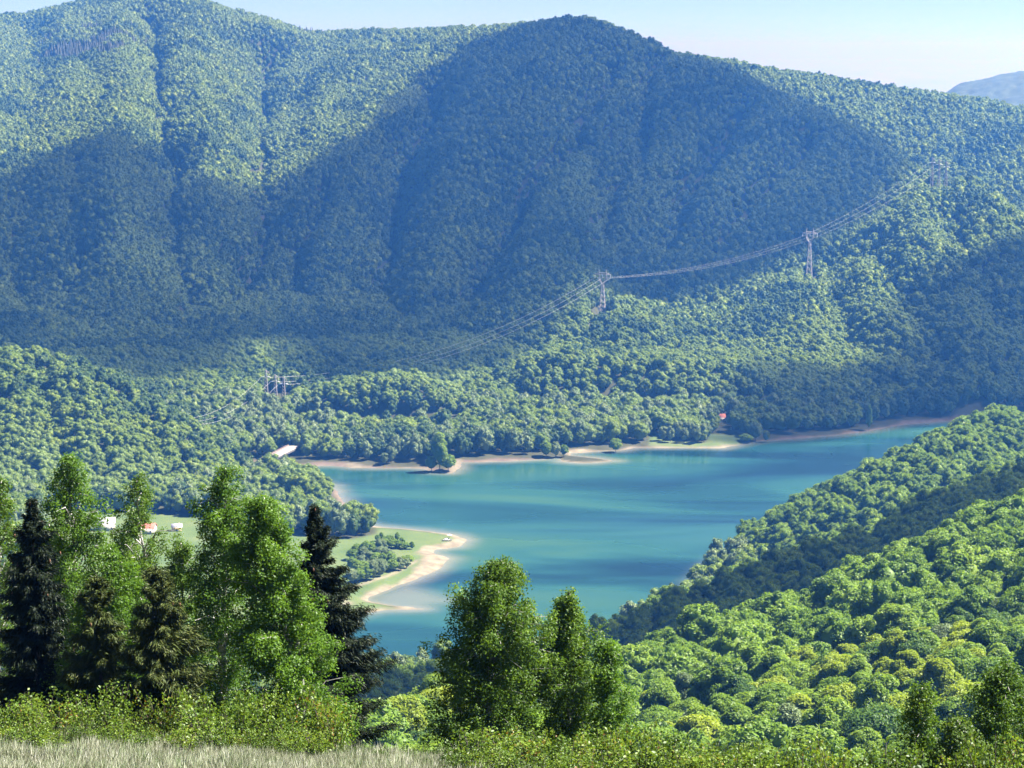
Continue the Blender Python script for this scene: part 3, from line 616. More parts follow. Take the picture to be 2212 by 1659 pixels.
for i in np.nonzero(single)[0]:
    q = rng.choice(4, p=[.66, .15, .16, .03]); m_, cn = KINDS[q]
    if hill[i] == 'slope_near':
        cv = np.interp(tx[i]/ty[i], _l.g, proj(_l.g*_l.Y, _l.Y, _l.Z+8)[1])
        rowp = 'on the crest' if vv[i] < cv+28 else ('just under the crest' if vv[i] < cv+75 else ('halfway down' if vv[i] < 1480 else ('below halfway' if vv[i] < 1560 else 'at the bottom')))
        colp = 'left end' if uu[i] < 1450 else ('left of the middle' if uu[i] < 1640 else ('middle' if uu[i] < 1830 else ('right of the middle' if uu[i] < 2020 else 'right end')))
        lb = '%s beech %s, %s of the sunlit right slope' % (cn, rowp, colp)
    else:
        colp = 'left end' if uu[i] < 1450 else ('middle' if uu[i] < 1850 else 'right end')
        lb = '%s beech at the %s of the shaded wooded band behind the sunlit slope' % (cn, colp)
    t = thing('beech_tree', pos[i], lb, 'tree', lb.replace(' beech', ' beeches'), rot[i, 2]); t.scale = scl[i]
    link('trunk', trunkm, t); link('crown', crownm[m_][rng.integers(0, 4)], t)
rest = ~single
for nm, hs, lb in (('far', ['mountain_left', 'spur_left', 'mountain_right_back', 'mountain_main'], 'dense green beech forest covering the high mountain across the lake'),
                   ('mid', ['pylon_ridge', 'knoll', 'knoll_front', 'knoll_low_left', 'knoll_low_mid', 'knoll_near_left', 'floor'], 'leafy forest on the low knolls and ridge along the far shore'),
                   ('left', ['hill_left', 'hill_left_nose', 'hill_left_foot'], 'sunlit round-crowned forest on the hill at the left of the lake'),
                   ('right_far', ['hill_right_far'], 'pale green forest on the spur that slopes into the lake at right'),
                   ('right', ['hill_right_mid', 'slope_near', 'near'], 'leafy forest filling the gaps on the near right slopes')):
    m = np.isin(hill, hs) & rest
    if m.any(): scatter('forest', pos[m], kind[m], rot[m], scl[m], protos, label=lb, category='forest')
print('single', single.sum())

# ------------------------------------------------------------------ the blue summer haze
def haze():
    m, N, L = new_mat('haze')
    v = N.new('ShaderNodeVolumePrincipled'); v.inputs['Color'].default_value = (.08, .32, 1.0, 1); v.inputs['Absorption Color'].default_value = (.89, .64, 1, 1)
    v.inputs['Density'].default_value = HAZE; v.inputs['Anisotropy'].default_value = .5
    o = N.new('ShaderNodeOutputMaterial'); L.new(v.outputs[0], o.inputs['Volume'])
    b = MB(); b.box((-61000, -2000, -171), (61000, 89000, 475)); link('haze', b.mesh('haze', m), kind='stuff', label='pale blue summer haze over the lake and hills', category='haze')
HAZE = 1.5e-4
haze()

# ------------------------------------------------------------------ single trees along the water
def ground_at(x, y): return float(height(np.array([x]), np.array([y]))[0])
poplar = [crown(700+k, 3.6, 8.6, 10.0, 24, 120, .36, IC1, .82, .42, 1.25, .45).mesh('crown', M['beech']) for k in range(2)]
willow = [crown(720+k, 4.6, 6.0, 7.4, 20, 110, .36, IC1, .82, .40).mesh('crown', M['beech_pale']) for k in range(2)]
roundc = [crown(740+k, 5.0, 6.0, 7.6, 20, 110, .40, IC1, .82, .38).mesh('crown', M['beech']) for k in range(3)]
firm = fir(9, 17, 3.2, 12, 18).mesh('crown', M['conifer_far'])
def shore_tree(name, u, v, hm, wm, me, label, group=None, z=2.0):
    q = PZ(u, v, z); q[2] = max(ground_at(q[0], q[1]), .2)-.2
    t = thing(name, q, label, 'tree' if 'bush' not in name else 'bush', group, random.uniform(0, 6.28))
    H = 17.0 if me not in willow else 14.0
    t.scale = (wm/9.5, wm/9.5, hm/H); link('trunk', trunkm, t).scale = (1, 1, H/18); link('crown', me, t); return t
shore_tree('shore_tree', 950, 1014, 29, 15, poplar[0], 'tall tapering pale green tree on the rocky point of the far shore')
shore_tree('shore_tree', 968, 1014, 17, 11, roundc[1], 'round green tree leaning over the water beside the tall tapering tree')
shore_tree('shore_tree', 932, 1013, 16, 9, roundc[0], 'shorter tree at the left foot of the tall tapering shore tree')
for u, v, h_, w_, lb in ((830, 1002, 11, 6, 'left one of two small pale trees below the dark shore wood'), (845, 1000, 15, 7, 'taller right one of two small pale trees below the dark shore wood')):
    shore_tree('shore_tree', u, v, h_, w_, willow[0], lb)
shore_tree('shore_tree', 1180, 984, 17, 9, roundc[2], 'light green tree at the inner end of the sandy spit')
shore_tree('shore_tree', 1200, 984, 14, 8, willow[1], 'pale small tree at the start of the sandy spit', None)
shore_tree('shore_tree', 1218, 983, 13, 7, roundc[0], 'small tree on the sandy spit just above the water')
shore_tree('shore_tree', 1330, 972, 15, 9, roundc[1], 'tree standing on the pale bank right of the sandy spit')
for k, (u, v, h_) in enumerate(((1432, 952, 14), (1448, 955, 15), (1465, 950, 17), (1478, 956, 14), (1492, 952, 18), (1505, 957, 16), (1520, 955, 18), (1528, 950, 15), (1470, 940, 16), (1440, 942, 15))):
    shore_tree('willow_tree', u, v, h_, random.uniform(7, 9), willow[k % 2], 'pale grey-green willow in the clump on the lawn by the far shore', 'willows on the far lawn')
shore_tree('shore_tree', 1632, 948, 17, 10, willow[1], 'larger pale tree standing alone where the lawn meets the shaded bank')
shore_tree('shore_tree', 1655, 950, 11, 6, willow[0], 'smaller pale tree just right of the lone tree by the lawn')
shore_tree('shore_bush', 1612, 951, 9, 11, roundc[2], 'dark round bush at the right end of the lawn by the far shore')
shore_tree('shore_tree', 1877, 926, 20, 7, poplar[1], 'slim pointed tree on the shaded bank at the far right of the lake')
pc = [(762,1262),(775,1258),(790,1255),(805,1253),(820,1247),(770,1246),(785,1243),(800,1240),(815,1238),(830,1240),(845,1236),(857,1232),(760,1232),(778,1229),(795,1227),(812,1226),(828,1228),(842,1226),(868,1232),(880,1229),(765,1216),(783,1213),(800,1212),(818,1214),(835,1216),(850,1218),(790,1202),(808,1203),(825,1206),(862,1222),(772,1204)]
for k, (u, v) in enumerate(pc):
    shore_tree('peninsula_tree', u+random.uniform(-3, 3), v+random.uniform(-2, 2), random.uniform(9, 14) if u < 850 else random.uniform(6, 8), random.uniform(6.5, 9) if u < 850 else 5, (roundc+willow)[k % 5] if k % 7 else willow[0], 'bushy tree in the dense clump on the grassy peninsula' if u < 850 else 'small tree at the beach end of the peninsula clump', 'trees in the peninsula clump' if u < 850 else 'small trees by the beach')
for u, v, h_, w_ in ((816,1172,6,4),(824,1171,8,3),(834,1173,5,6),(842,1172,6,5),(858,1172,9,3),(832,1183,7,7),(846,1185,8,8),(858,1186,7,7),(868,1184,9,4),(876,1187,6,6),(890,1187,7,3.5)):
    shore_tree('peninsula_bush', u, v, h_, w_, random.choice(roundc), 'dark green bush in the loose row across the peninsula grass', 'bushes in the row on the peninsula')
shore_tree('peninsula_bush', 878, 1218, 7, 9, roundc[0], 'lone rounded bush on the peninsula grass near the beach')

# ------------------------------------------------------------------ power line
def bar(mb, a, b, r=.28): mb.tube([a, b], [r, r], 4)
def pylon(u, vtop, Y, label, ang=0.0):
    q = P(u, vtop, Y); zt = q[2]; zb = ground_at(q[0], q[1]); H = max(zt-zb, 30.0); zb = zt-H
    t = thing('pylon', (q[0], q[1], zb), label, 'pylon', None, ang)
    waist, beam, pk = H-16.5, H-5.8, H
    m = MB()
    for sx in (-1, 1):
        for sy in (-1, 1): bar(m, (sx*3.2, sy*3.2, -1), (sx*1.0, sy*1.0, waist), .30)
    nb = 6
    for i in range(nb):
        z0, z1 = waist*i/nb, waist*(i+1)/nb; w0, w1 = 3.2-2.2*i/nb, 3.2-2.2*(i+1)/nb
        for sy in (-1, 1):
            bar(m, (-w0, sy*w0, z0), (w1, sy*w1, z1), .16); bar(m, (w0, sy*w0, z0), (-w1, sy*w1, z1), .16)
            bar(m, (sy*w0, -w0, z0), (sy*w1, w1, z1), .16)
    link('tower_body', m.mesh('tower_body', M['steel']), t)
    for sx in (-1, 1):
        m = MB()
        for sy in (-.8, .8):
            bar(m, (sx*1.0, sy, waist), (sx*4.3, sy, waist+6), .28); bar(m, (sx*4.3, sy, waist+6), (sx*4.0, sy, beam), .28)
            bar(m, (sx*.2, sy, waist), (sx*3.2, sy, waist+7), .2); bar(m, (sx*3.2, sy, waist+7), (sx*4.0, sy, beam), .2)
        bar(m, (sx*4.0, -.8, beam), (sx*3.9, 0, pk), .26); bar(m, (sx*4.0, .8, beam), (sx*3.9, 0, pk), .26)
        link('horn', m.mesh('horn', M['steel']), t)
    m = MB()
    for sy in (-.8, .8):
        bar(m, (-8.6, sy*.3, beam), (8.6, sy*.3, beam), .26); bar(m, (-8.6, sy*.3, beam), (-4, sy, beam+1.6), .2); bar(m, (8.6, sy*.3, beam), (4, sy, beam+1.6), .2); bar(m, (-4, sy, beam+1.6), (4, sy, beam+1.6), .22)
    for i in range(8): bar(m, (-8+2*i, 0, beam), (-7+2*i, 0, beam+1.4 if 2 <= i <= 5 else beam+.6), .14)
    link('cross_beam', m.mesh('cross_beam', M['steel']), t)
    out = []
    for ax in (-8.4, 0, 8.4):
        m = MB(); m.tube([(ax, 0, beam), (ax, 0, beam-3.6)], [.22, .22], 6)
        for j in range(5): m.tube([(ax, 0, beam-.6-j*.6), (ax, 0, beam-.75-j*.6)], [.42, .42], 8)
        link('insulator', m.mesh('insulator', M['glass_white']), t)
        out.append(np.array((q[0]+ax*math.cos(ang), q[1]+ax*math.sin(ang), zb+beam-3.6)))
    return out
def mast(u, vtop, Y, label, group, Hmin=20):
    q = P(u, vtop, Y); zt = q[2]; zb = ground_at(q[0], q[1]); H = max(zt-zb, Hmin); zb = zt-H
    t = thing('anchor_mast', (q[0], q[1], zb), label, 'pylon', group)
    m = MB()
    for sx in (-1, 1):
        for sy in (-1, 1): bar(m, (sx*1.9, sy*1.9, -1), (sx*.55, sy*.55, H), .24)
    for i in range(8):
        z0, z1 = H*i/8, H*(i+1)/8; w0, w1 = 1.9-1.35*i/8, 1.9-1.35*(i+1)/8
        for sy in (-1, 1): bar(m, (-w0, sy*w0, z0), (w1, sy*w1, z1), .14); bar(m, (w0, sy*w0, z0), (-w1, sy*w1, z1), .14)
    link('tower_body', m.mesh('tower_body', M['steel']), t)
    m = MB(); bar(m, (0, 0, H-2), (3.0, 0, H-2.4), .22); bar(m, (0, 0, H), (3.0, 0, H-2.4), .18); bar(m, (3.0, 0, H-2.4), (3.0, 0, H-5.5), .2)
    link('bracket_arm', m.mesh('bracket_arm', M['steel']), t)
    za = H-6.5
    for sg in (-1, 1):
        m = MB(); m.tube([(sg*.6, 0, za+.5), (sg*2.6, 0, za+.1), (sg*4.6, 0, za-.5)], [.38, .42, .34], 6)
        link('insulator', m.mesh('insulator', M['glass_white']), t)
    return np.array((q[0]-4.6, q[1], zb+za-.5)), np.array((q[0]+4.6, q[1], zb+za-.5))
def cable(a, b, sag, label, group, r=.08):
    pts = [a+(b-a)*t-np.array((0, 0, sag*4*t*(1-t))) for t in np.linspace(0, 1, 25)]
    m = MB(); o = pts[0]; m.tube([p-o for p in pts], [r]*25, 5)
    link('power_cable', m.mesh('power_cable', M['wire'], True), None, o, label=label, category='cable', group=group)
lm = [mast(u, v, Y, lb, 'anchor masts on the left knoll') for u, v, Y, lb in ((574, 799, 1935, 'leftmost of three lattice anchor masts above the left inlet'), (594, 809, 1928, 'middle one of three lattice anchor masts above the left inlet'), (612, 814, 1922, 'rightmost of three lattice anchor masts above the left inlet'))]
p1 = pylon(1302, 581, 2245, 'horned lattice pylon on the sunlit knoll in the middle distance', -.25)
p2 = pylon(1750, 493, 2440, 'horned lattice pylon half up the ridge at right', -.35)
rm_ = [mast(u, v, Y, lb, 'anchor masts in the saddle', 12) for u, v, Y, lb in ((2014, 340, 2625, 'leftmost of three anchor masts in the saddle at upper right'), (2029, 344, 2620, 'middle one of three anchor masts in the saddle at upper right'), (2044, 349, 2615, 'rightmost of three anchor masts in the saddle at upper right'))]
wh = ('upper', 'middle', 'lower')
for k in range(3):
    cable(lm[k][1], p1[k], 24, '%s cable sagging from the three left masts to the pylon on the knoll' % wh[k], 'cables left of the knoll pylon')
    cable(p1[k], p2[k], 10, '%s cable between the two horned pylons' % wh[k], 'cables between the horned pylons', .038)
    cable(p2[k], rm_[k][0], 5, '%s cable climbing from the ridge pylon to the saddle at right' % wh[k], 'cables up to the saddle', .045)
    e = P(400+14*k, 905+6*k, 1690); cable(e, lm[k][0], 8, '%s cable dropping leftward from the three left masts' % wh[k], 'cables left of the three masts', .05)

# ------------------------------------------------------------------ bridge, houses, boat
d = BR1-BR0; Lb = np.linalg.norm(d[:2]); ang = math.atan2(d[1], d[0])
t = thing('road_bridge', (BR0[0], BR0[1], 0), 'pale concrete road bridge over the inlet beside the wooded nose', 'bridge', None, ang)
m = MB(); m.box((-8, -4.5, 8.2), (Lb+6, 4.5, 9.0)); link('deck', m.mesh('deck', M['concrete']), t)
for sy in (-1, 1):
    m = MB(); m.box((-8, sy*4.35-.15, 9.003), (Lb+6, sy*4.35+.15, 9.45)); 
    for i in range(int((Lb+14)/4)): m.box((-8+i*4, sy*4.35-.1, 9.45), (-7.8+i*4, sy*4.35+.1, 10.1))
    m.box((-8, sy*4.35-.08, 10.1), (Lb+6, sy*4.35+.08, 10.25)); link('railing', m.mesh('railing', M['rail']), t)
for x in (0, Lb*.5, Lb):
    m = MB(); m.box((x-1.2, -4.0, -6), (x+1.2, 4.0, 8.198)); link('pier', m.mesh('pier', M['concrete_shaded']), t)
m = MB(); m.box((-8, -4.2, 6.6), (Lb+6, 4.2, 8.197)); link('girder', m.mesh('girder', M['concrete_shaded']), t)
def house(name, u, v, wd, dp, hw, hr, wall, roof, label, ang=0.0, wins=3):
    q = PZ(u, v, 3.0); q[2] = ground_at(q[0], q[1])
    t = thing(name, q, label, 'house', None, ang)
    m = MB(); m.box((-wd/2, -dp/2, -1), (wd/2, dp/2, hw))
    m.add([(-wd/2, -dp/2, hw), (-wd/2, dp/2, hw), (-wd/2, 0, hw+hr), (wd/2, -dp/2, hw), (wd/2, dp/2, hw), (wd/2, 0, hw+hr)], [(0, 2, 1), (3, 4, 5)]); link('wall', m.mesh('wall', wall), t)
    o = .5; m = MB()
    for sy in (-1, 1):
        a = np.array([(-wd/2-o, sy*(dp/2+o), hw-hr*o/(dp/2)), (wd/2+o, sy*(dp/2+o), hw-hr*o/(dp/2)), (wd/2+o, 0, hw+hr), (-wd/2-o, 0, hw+hr)])
        V = np.vstack([a+(0, 0, .05), a+(0, 0, .28)]); m.add(V, [(0,1,2),(0,2,3),(4,5,6),(4,6,7),(0,1,5),(0,5,4),(1,2,6),(1,6,5),(3,0,4),(3,4,7)])
    r = link('roof', m.mesh('roof', roof), t)
    m = MB(); m.box((wd*.2, -.3, hw+hr*.6), (wd*.2+.6, .3, hw+hr+1.0)); link('chimney', m.mesh('chimney', M['concrete']), r)
    for i in range(wins):
        x = -wd/2+wd*(i+.5)/wins
        if i == wins//2: m = MB(); m.box((x-.5, -dp/2-.06, 0), (x+.5, -dp/2+.02, 2.1)); link('door', m.mesh('door', M['bark']), t)
        else: m = MB(); m.box((x-.55, -dp/2-.05, 1.0), (x+.55, -dp/2+.02, 2.2)); link('window', m.mesh('window', M['dark_glass']), t)
house('house', 228, 1160, 13, 8, 5.5, 2.8, M['white_wall'], M['roof_grey'], 'white house glimpsed between the birches at the left', .15)
house('house', 314, 1163, 14, 8, 4.0, 2.6, M['white_wall'], M['roof_red'], 'low white house behind the thin birch at left', -.1)
house('shed', 382, 1156, 6.5, 5, 3.0, 1.6, M['tan_wall'], M['roof_grey'], 'small tan shed with grey roof at the edge of the field', .2, 1)
house('house', 1556, 912, 8, 6, 3.6, 2.4, M['white_wall'], M['roof_red'], 'small house with red roof among trees behind the far lawn', .1)
for u, v, lb in ((1575, 917, 'upper white post near the red-roofed house'), (1579, 928, 'lower white post on the lawn edge below the red-roofed house')):
    q = PZ(u, v, 3); m = MB(); m.tube([(0, 0, -.5), (0, 0, 2.2), (0, 0, 2.5)], [.45, .45, .1], 8); m.box((-.8, -.5, 1.0), (.8, .5, 2.0)); link('white_post', m.mesh('white_post', M['white_wall']), None, (q[0], q[1], ground_at(q[0], q[1])), label=lb, category='post')
q = PZ(965, 1168, 2.0); t = thing('boat', (q[0], q[1], ground_at(q[0], q[1])+.05), 'small white boat lying on the tip of the peninsula', 'boat', None, .1)
hv = []; 
for x, wd, z in ((-3, .9, .9), (-1, 1.15, .85), (1, 1.1, .9), (2.4, .6, 1.05), (3.4, .05, 1.25)): hv += [(x, -wd, z), (x, -wd*.55, 0), (x, wd*.55, 0), (x, wd, z)]
hf = []
for i in range(4):
    for j in range(3): a = i*4+j; hf += [(a, a+1, a+5), (a, a+5, a+4)]
hf += [(0, 1, 2), (0, 2, 3)]
m = MB(); m.add(hv, hf); link('hull', m.mesh('hull', M['boat_white']), t)
m = MB(); m.box((-1.6, -.7, .55), (.4, .7, 1.7)); link('cabin', m.mesh('cabin', M['boat_white']), t)
q = PZ(971, 1162, 2.0); t = thing('parasol', (q[0], q[1], ground_at(q[0], q[1])), 'small pinkish parasol beside the boat on the peninsula tip', 'parasol')
m = MB(); m.tube([(0, 0, -.3), (0, 0, 2.4)], [.06, .06], 6); link('pole', m.mesh('pole', M['steel']), t)
m = MB(); m.add([(0, 0, 2.9)]+[(1.8*math.cos(k*math.pi/4), 1.8*math.sin(k*math.pi/4), 2.2) for k in range(8)], [(0, 1+k, 1+(k+1) % 8) for k in range(8)]); link('canopy', m.mesh('canopy', M['umbrella']), t)

# ------------------------------------------------------------------ foreground trees
def fg_tree(name, u, vt, Y, edges, label, leafm, nbr=80, per=34, seed=1, leaf=.034, bark='birch_bark', sig=.17, droop=.35, double=False):
    """edges: (v, left u, right u) of the crown; the tree is built at its distance in metres"""
    r = np.random.default_rng(seed); k = Y/FPX
    top = P(u, vt, Y); ub = np.mean(edges[-1][1:]); bx = P(ub, edges[-1][0], Y)[0]
    gz = ground_at(bx, Y); base = np.array((bx, Y, gz-.1))
    zs = np.array([P(u, e[0], Y)[2] for e in edges][::-1]+[top[2]])-base[2]
    cl = np.array([P(e[1], e[0], Y)[0] for e in edges][::-1]+[top[0]])-base[0]; cr = np.array([P(e[2], e[0], Y)[0] for e in edges][::-1]+[top[0]])-base[0]
    H = zs[-1]; cx = (cl+cr)/2; rr = (cr-cl)/2+.03
    t = thing(name, base, label, 'tree')
    tk = MB(); hz = np.linspace(0, H*.97, 9)
    cxs = lambda z: np.interp(z, np.concatenate([[0], zs]), np.concatenate([[0], cx]))*sstep(0, H*.8, z)
    wob = r.normal(0, .05, 9); wob[0] = 0
    r0 = .012*H+.02
    tr = [(cxs(z)+wob[i], wob[-i]*.7, z) for i, z in enumerate(hz)]
    tk.tube(tr, [r0*(1-.93*z/H) for z in hz], 7)
    if double: tk.tube([(p[0]+.18+.25*p[2]/H, p[1]-.12, p[2]) for p in tr], [r0*.8*(1-.95*z/H) for z in hz], 6)
    CC = []; NN = []; TN = []
    z0 = max(.35, zs[0]*.6); ph = r.uniform(0, 6.28, 4)
    for b in range(nbr):
        f = ((b+.5)/nbr)**.82; z = z0+(H-z0)*f; th = b*2.39996+r.uniform(-.4, .4)
        side = math.cos(th); ctr = np.interp(z, zs, cx); hw = np.interp(z, zs, rr)
        lobe = 1+.16*math.sin(2*th+ph[0]+z*1.7)+.14*math.sin(3*th+ph[1]-z*2.9)+.12*math.sin(z*5.1+ph[2])
        ln = hw*r.uniform(.62, 1.12)*lobe+.06; dp = ln*r.uniform(.85, 1.1)
        tx_, ty_ = ctr+ln*side, dp*math.sin(th); z = min(z+r.normal(0, .12), H)
        zs0 = max(.2, z-ln*r.uniform(.5, .95)); zt = min(z+.05, H)
        p0 = np.array((cxs(zs0), 0, zs0)); p2 = np.array((tx_, ty_, zt-droop*ln*.25)); p1 = (p0+p2)/2+np.array((0, 0, .22*ln+.1))
        tk.tube([p0, p1, p2], [r0*.22, r0*.13, .006], 4)
        ncl = 3+int(3.5*min(1, ln/1.2)); bt = r.uniform(0, 1)
        for j in range(ncl):
            s = .30+.74*(j+r.random())/ncl
            c = (1-s)**2*p0+2*s*(1-s)*p1+s*s*p2 + r.normal(0, .06+.06*ln, 3)
            sg = sig*r.uniform(.6, 1.25); n = int(per*2.9*r.uniform(.6, 1.3)*(sg/sig)**1.5); q = r.normal(0, 1, (n, 3)); q /= np.linalg.norm(q, axis=1, keepdims=True)+1e-6
            rad = r.random((n, 1))**.45*1.75
            off = q*rad*sg; off[:, 2] = off[:, 2]*.85-np.abs(r.normal(0, sg*droop*2.0, n))*(rad[:, 0] > .8)
            CC.append(c+off); NN.append(q*.8+r.normal(0, .55, (n, 3))+np.array((0, 0, .45))); TN.append(np.full(n, np.clip(.6*bt+.4*r.random()+r.normal(0, .1), 0, 1)))
    C_ = np.vstack(CC); N_ = np.vstack(NN); T_ = np.concatenate(TN); ok_ = (C_[:, 2] > .15); C_, N_, T_ = C_[ok_], N_[ok_], T_[ok_]
    V, F = cards(C_, N_, leaf*1.12, r, .66); lm_ = mesh_np('crown', V, F, M[leafm])
    at = lm_.attributes.new('tone', 'FLOAT', 'POINT'); at.data.foreach_set('value', np.repeat(T_, 4).astype(np.float32))
    link('trunk', tk.mesh('trunk', M[bark]), t); link('crown', lm_, t)
    return len(F)
nl = 0
nl += fg_tree('birch_tree', 2, 1040, 67, [(1100,-45,38),(1250,-60,62),(1400,-60,62),(1520,-60,50)], 'green birch cut by the left edge of the picture', 'birch_leaf', 60, 30, 11)
nl += fg_tree('birch_tree', 150, 990, 69, [(1025,126,178),(1080,96,214),(1150,86,236),(1250,80,240),(1400,90,232),(1560,100,220)], 'tall yellowish birch behind the dark spruce at left', 'maple_leaf', 95, 36, 12)
nl += fg_tree('birch_tree', 298, 1030, 72, [(1060,272,324),(1120,246,348),(1170,240,372),(1300,240,384),(1450,255,384),(1560,262,380)], 'thin dark green birch with gaps, second tall tree from the left', 'birch_leaf', 72, 24, 13, .034, 'birch_bark', .15)
nl += fg_tree('birch_tree', 487, 1016, 69, [(1045,452,520),(1110,428,545),(1200,412,556),(1350,402,560),(1480,410,560),(1570,420,560)], 'tall dense birch with pale trunk in the left group', 'maple_leaf', 100, 40, 14, .034, 'birch_bark', .17, .3)
nl += fg_tree('broadleaf_tree', 570, 1080, 62, [(1110,547,602),(1180,512,640),(1260,506,656),(1330,500,690),(1400,500,738),(1460,500,766),(1520,505,780),(1600,535,745)], 'big fresh green tree with spreading lobes at the right of the left group', 'maple_leaf', 135, 42, 15, .036, 'birch_bark', .18, .25, True)
nl += fg_tree('birch_tree', 235, 1190, 64, [(1225,205,285),(1310,168,322),(1400,135,332),(1500,112,305),(1560,120,300)], 'lower bright green birch in front of the left group', 'maple_leaf', 80, 36, 16)
nl += fg_tree('birch_tree', 1078, 1215, 60, [(1240,1018,1138),(1300,986,1164),(1380,962,1180),(1460,936,1190),(1540,925,1192),(1620,930,1184)], 'broad birch with drooping twigs standing before the lake in the middle', 'birch_leaf', 150, 42, 17, .033, 'birch_bark', .16, .6)
nl += fg_tree('birch_tree', 1226, 1285, 61, [(1310,1204,1246),(1360,1176,1266),(1430,1160,1286),(1520,1164,1296),(1610,1170,1290)], 'slender birch leaning beside the broad middle birch', 'birch_leaf', 90, 36, 18, .033, 'birch_bark', .15, .6)
nl += fg_tree('birch_tree', 1312, 1392, 60, [(1430,1288,1338),(1500,1282,1352),(1570,1278,1352),(1640,1285,1345)], 'short light green birch at the right of the middle group', 'maple_leaf', 50, 32, 19, .033, 'birch_bark', .14, .5)
nl += fg_tree('birch_tree', 2168, 1438, 50, [(1480,2125,2215),(1560,2085,2250),(1660,2060,2275)], 'dark green young birch in the lower right corner', 'birch_leaf', 70, 34, 20, .030, 'birch_bark', .15, .5)
nl += fg_tree('birch_tree', 1992, 1490, 49, [(1530,1968,2018),(1600,1950,2035),(1670,1945,2040)], 'thin dark sapling left of the corner birch', 'birch_leaf', 38, 26, 21, .030, 'birch_bark', .12, .5)
nl += fg_tree('birch_tree', 2075, 1560, 46, [(1590,2040,2110),(1680,2020,2130)], 'low leafy sapling between the two corner birches', 'shrub_green', 36, 30, 22, .030, 'birch_bark', .13, .4)
nl += fg_tree('birch_tree', 392, 1175, 71, [(1205,362,424),(1270,345,440),(1360,338,448),(1480,340,450),(1570,350,440)], 'shorter green birch filling the gap left of the tall dense birch', 'birch_leaf', 70, 34, 23, .034, 'birch_bark', .16)
nl += fg_tree('birch_tree', 268, 1150, 73, [(1180,244,300),(1260,225,335),(1380,215,350),(1520,220,340)], 'half hidden birch behind the lower bright birch at left', 'birch_leaf', 60, 34, 24, .034, 'birch_bark', .17)
nl += fg_tree('birch_tree', 108, 1130, 71, [(1160,84,136),(1240,60,160),(1380,50,170),(1520,55,170)], 'half hidden birch right behind the cone-bearing spruce', 'birch_leaf', 60, 32, 25, .034, 'birch_bark', .17)
print('leaf tris', nl)

